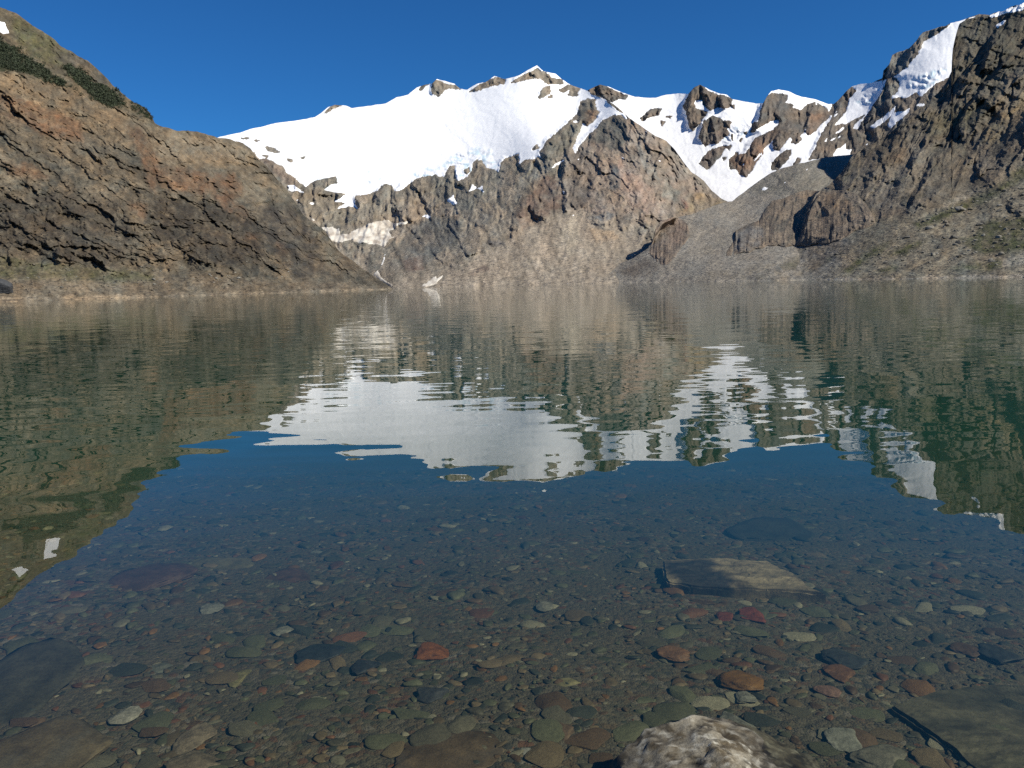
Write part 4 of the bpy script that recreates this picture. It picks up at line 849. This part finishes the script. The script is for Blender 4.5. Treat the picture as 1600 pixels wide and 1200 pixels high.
stone_obj('boulder', 30, 1190, 190, 130, (.125, .10, .062), 'big tan boulder underwater in the lower left corner', 342, .3, 4, -12, cat='boulder', spots=(.09, .08, .06))
stone_obj('boulder', 690, 1178, 200, 70, (.12, .088, .055), 'broad rusty tan boulder underwater at the bottom centre', 343, .2, 4, 16, cat='boulder', spots=(.075, .06, .045))
stone_obj('boulder', 1195, 832, 130, 42, (.052, .054, .043), 'dark boulder far out under the blue water, above the long slab', 344, .3, 4, 0, cat='boulder')

# long flat slab and the dark slab at lower right: outlines laid on the bed
def slab(poly, dz, label, col, dark, seed, amp, left=None):
    pts = [bedpt(x, y, dz) for x, y in poly]
    bm = bmesh.new(); vs_ = [bm.verts.new((p[0], p[1], p[2])) for p in pts]
    f = bm.faces.new(vs_)
    if f.normal.z < 0: bmesh.ops.reverse_faces(bm, faces=[f])
    bm.normal_update()
    if f.normal.z < 0: f.normal_flip()
    r = bmesh.ops.extrude_face_region(bm, geom=[f])
    nv_ = [g for g in r['geom'] if isinstance(g, bmesh.types.BMVert)]
    for v in nv_: v.co.z -= dz + .06
    bmesh.ops.recalc_face_normals(bm, faces=bm.faces)
    bmesh.ops.bevel(bm, geom=list(bm.edges), offset=.012, segments=2, affect='EDGES')
    bmesh.ops.triangulate(bm, faces=bm.faces)
    for _ in range(5):
        lim = .028
        e = [e for e in bm.edges if e.calc_length() > lim]
        if not e: break
        bmesh.ops.subdivide_edges(bm, edges=e, cuts=1); bmesh.ops.triangulate(bm, faces=[f for f in bm.faces if len(f.verts) > 3])
    V = np.array([v.co for v in bm.verts]); F = np.array([[v.index for v in f.verts] for f in bm.faces]); bm.free()
    n = fbm(V * 7 + seed, 5, seed, .6); n2 = fbm(V * (5, 16, 9) + seed, 4, seed + 5, .6)
    V[:, 2] += amp * n + amp * .7 * n2; V[:, 0] += amp * .9 * fbm(V * 9 + 5, 4, seed + 2)
    k = sstep(-.1, .35, fbm(V * (5, 9, 5) + 2, 5, seed + 8, .6))[:, None]
    c = np.array(col) * (1 - k) + np.array(dark) * k
    if left is not None:
        u = (V[:, 0] - V[:, 0].min()) / np.ptp(V[:, 0]); w_ = (V[:, 1] - V[:, 1].min()) / np.ptp(V[:, 1]); e = .12 * fbm(V * 8 + 3, 4, seed + 11)
        k = (sstep(.03, .10, u + e * .5) * sstep(.50, .36, u + e) * sstep(1.0, .85, w_ + e * .5))[:, None]
        c = c * (1 - k * .92) + np.array(left) * k * .92
    c *= (1 + .7 * n2 + .5 * fbm(V * 40 + seed, 4, seed + 21, .65))[:, None]
    o = mesh_np('slab', V, F, M_WETSTONE, np.clip(c, .01, .8), smooth=False)
    return tag(o, label, 'stone slab')
slab(Z7((470, 148), (640, 146), (800, 155), (875, 188), (925, 225), (985, 254), (800, 240), (640, 234), (560, 230), (488, 222), (474, 190)), .055, 'long flat pointed slab with a pale edge lying in the shallows right of centre', (.23, .19, .13), (.09, .073, .047), 5, .02, (.026, .026, .024))
slab(Z7((1180, 600), (1300, 560), (1450, 535), (1640, 540), (1700, 700), (1640, 860), (1480, 840), (1380, 740), (1270, 660)), .012, 'large dark grey slab underwater at the lower right corner', (.088, .082, .056), (.058, .056, .04), 9, .012)

# the wet rock that breaks the surface at the bottom edge
V, F = stone_shape(6, 58, 9, .10, .6); V = V / np.abs(V).max(0)
pr = bedpt(1098, 1262); V = V * (.43, .28, .265)
n = fbm(V * 9, 6, 12, .62); pit = sstep(.12, .5, fbm(V * 15 + 4, 4, 13)); rg = ridged(V * 6 + 2, 4, 15)
nr = V / np.linalg.norm(V, axis=1)[:, None]
fc = facets(np.stack([V[:, 0] * 9 + V[:, 2] * 4, V[:, 1] * 9 - V[:, 2] * 5], -1), 31, 1.4); V = V + nr * (.017 * n - .010 * pit + .007 * rg + .008 * fc + .006 * fbm(V * 45, 4, 33, .65))[:, None]
k1 = sstep(-.1, .2, fbm(V * 14 + 3, 6, 21, .7))[:, None]; k2 = sstep(.02, .2, fbm(V * 20 + 9, 6, 22, .68))[:, None]; k3 = sstep(.15, .45, fbm(V * 42 + 9, 4, 24, .6))[:, None]
c = np.array((.235, .21, .155)) * (1 - k1) + np.array((.105, .084, .05)) * k1
c = c * (1 - k2 * .8) + np.array((.034, .028, .017)) * k2 * .8
c = c * (1 - k3) + np.array((.40, .38, .31)) * k3
wet = sstep(.22, .16, V[:, 2] + .02 * n)[:, None]; c = c * (1 - .6 * wet)
o = mesh_np('rock', V, F, M_WETSTONE, np.clip(c * (1 - .55 * pit)[:, None], .01, .8))
o.location = (pr[0] + .02, pr[1], -.150); o.rotation_euler = (0, 0, .5)
tag(o, 'pale pitted rock breaking the water surface at the bottom edge', 'rock')

# ------------------------------------------------------------------ boulders on the shores, thickets on the left mountain
bprotos = []
for k in range(6):
    V, F = stone_shape(3, 400 + k, 9, .15, .5)
    c = np.repeat(np.array([(.17, .16, .135), (.14, .13, .11), (.2, .185, .15), (.11, .105, .09), (.16, .14, .11), (.22, .21, .18)][k])[None], len(V), 0)
    bprotos.append(mesh_np('boulder', V, F, M_BOULDER, c, smooth=False))
used = [False] * 6
def boulder(lay, x, y, px, label, group, tallness=.75):
    g = lay.look(x, y)
    if g is None or g[0][2] < -.2: return
    p, m = g; k = int(RNG.integers(6))
    if used[k]: o = bprotos[k].copy(); COL.objects.link(o)
    else: o = bprotos[k]; used[k] = True
    s = px * m / 2; o.location = p + np.array((0, 0, s * .25)); o.scale = (s * RNG.uniform(.9, 1.4), s * RNG.uniform(.8, 1.3), s * tallness * RNG.uniform(.7, 1.1)); o.rotation_euler = (RNG.uniform(-.3, .3), RNG.uniform(-.3, .3), RNG.uniform(0, 6.28))
    tag(o, label, 'boulder', group)
REG_R = Z5((330, 1060), (420, 950), (560, 900), (700, 850), (900, 780), (960, 760), (960, 1110), (700, 1110), (340, 1120))
n = 0
while n < 160:
    x, y = RNG.uniform(1300, 1600), RNG.uniform(280, 430)
    if inpoly(np.array([x]), np.array([y]), REG_R)[0]:
        boulder(R, x, y, min(2.2 + RNG.exponential(1.8), 9), 'grey boulder strewn over the grassy slope of the right shore', 'boulders on the right shore slope'); n += 1
for x, y, s in [(1502, 330, 14), (1452, 358, 10), (1530, 352, 9), (1490, 372, 9), (1478, 348, 8), (1560, 372, 9), (1418, 372, 8)]:
    boulder(R, x, y, s, 'larger pale boulder standing out on the right shore slope', 'larger boulders on the right shore slope')
for k in range(95):
    x = RNG.uniform(0, 460); y = RNG.uniform(414, 452) - x * .015
    boulder(L, x, y, min(1.5 + RNG.exponential(1.2), 7), 'grey boulder lying on the scree at the foot of the left mountain', 'boulders on the left scree')
for k in range(34):
    x = RNG.uniform(1150, 1330); y = RNG.uniform(388, 402)
    boulder(M if x < 1225 else R, x, y, min(1.5 + RNG.exponential(1.2), 6), 'grey boulder in the rubble under the rust brown bluff', 'boulders under the rust brown bluff')
g = L.look(2, 456); V, F = stone_shape(4, 433, 10, .2, .5); s = 13 * g[1]
o = mesh_np('boulder', V * (s * 1.1, s, s * 1.0), F, M_BOULDER, np.repeat([[.05, .052, .055]], len(V), 0), smooth=False); o.location = g[0] + np.array((0, 0, s * .3))
tag(o, 'dark boulder on the shore at the left edge of the picture', 'boulder')

T = NT('thicket_leaves')
col = T.n('VertexColor', layer_name='Col').outputs[0]
bs = T.n('BsdfPrincipled', ins={'Base Color': col, 'Roughness': .8})
T.n('OutputMaterial', ins={'Surface': bs.outputs[0]})
M_LEAF = T.m
def thicket(poly, n, label, lay=L, hgt=5.0):
    P = np.array(poly); VV = []; CC = []
    c = 0
    while c < n:
        x, y = RNG.uniform(P[:, 0].min(), P[:, 0].max()), RNG.uniform(P[:, 1].min(), P[:, 1].max())
        if not inpoly(np.array([x]), np.array([y]), P)[0]: continue
        k_ = RNG.random(); x += RNG.normal() * (1.5 if k_ < .8 else 7); y += RNG.normal() * (1 if k_ < .8 else 4)
        g = lay.look(x, y)
        c += 1
        if g is None: continue
        p, m = g; h = hgt * m * RNG.uniform(.6, 1.2); K_ = 44
        d = RNG.normal(size=(K_, 3)); d /= np.linalg.norm(d, axis=1)[:, None]; d *= RNG.random((K_, 1)) ** .4
        ce = p + d * (h * .7, h * .7, h * .55) + (0, 0, h * .4)
        t = RNG.normal(size=(K_, 3, 3)) * h * .14
        VV.append((ce[:, None] + t).reshape(-1, 3)); b = RNG.uniform(.6, 1.35, (K_, 1, 1)) * RNG.uniform(.75, 1.3)
        CC.append(np.repeat(np.array((.026, .036, .014)) * b, 3, 1).reshape(-1, 3))
    V = np.concatenate(VV)
    return tag(mesh_np('shrub_thicket', V, np.arange(len(V)).reshape(-1, 3), M_LEAF, np.concatenate(CC), smooth=False), label, 'shrubs', None, 'stuff')
thicket(Z1((-120, 90), (0, 165), (60, 195), (120, 235), (190, 285), (240, 320), (272, 350), (200, 325), (150, 300), (70, 280), (0, 270), (-120, 230)), 900, 'dark green thicket band at the left edge of the left mountain')
thicket(Z1((250, 268), (270, 256), (330, 290), (360, 325), (420, 345), (470, 390), (488, 412), (420, 416), (370, 385), (330, 350), (280, 300)), 520, 'dark green thicket wedge near the skyline of the left mountain')
thicket(Z1((505, 400), (560, 420), (592, 445), (602, 478), (560, 455), (520, 425)), 110, 'small dark thicket on the skyline notch of the left mountain', hgt=3)
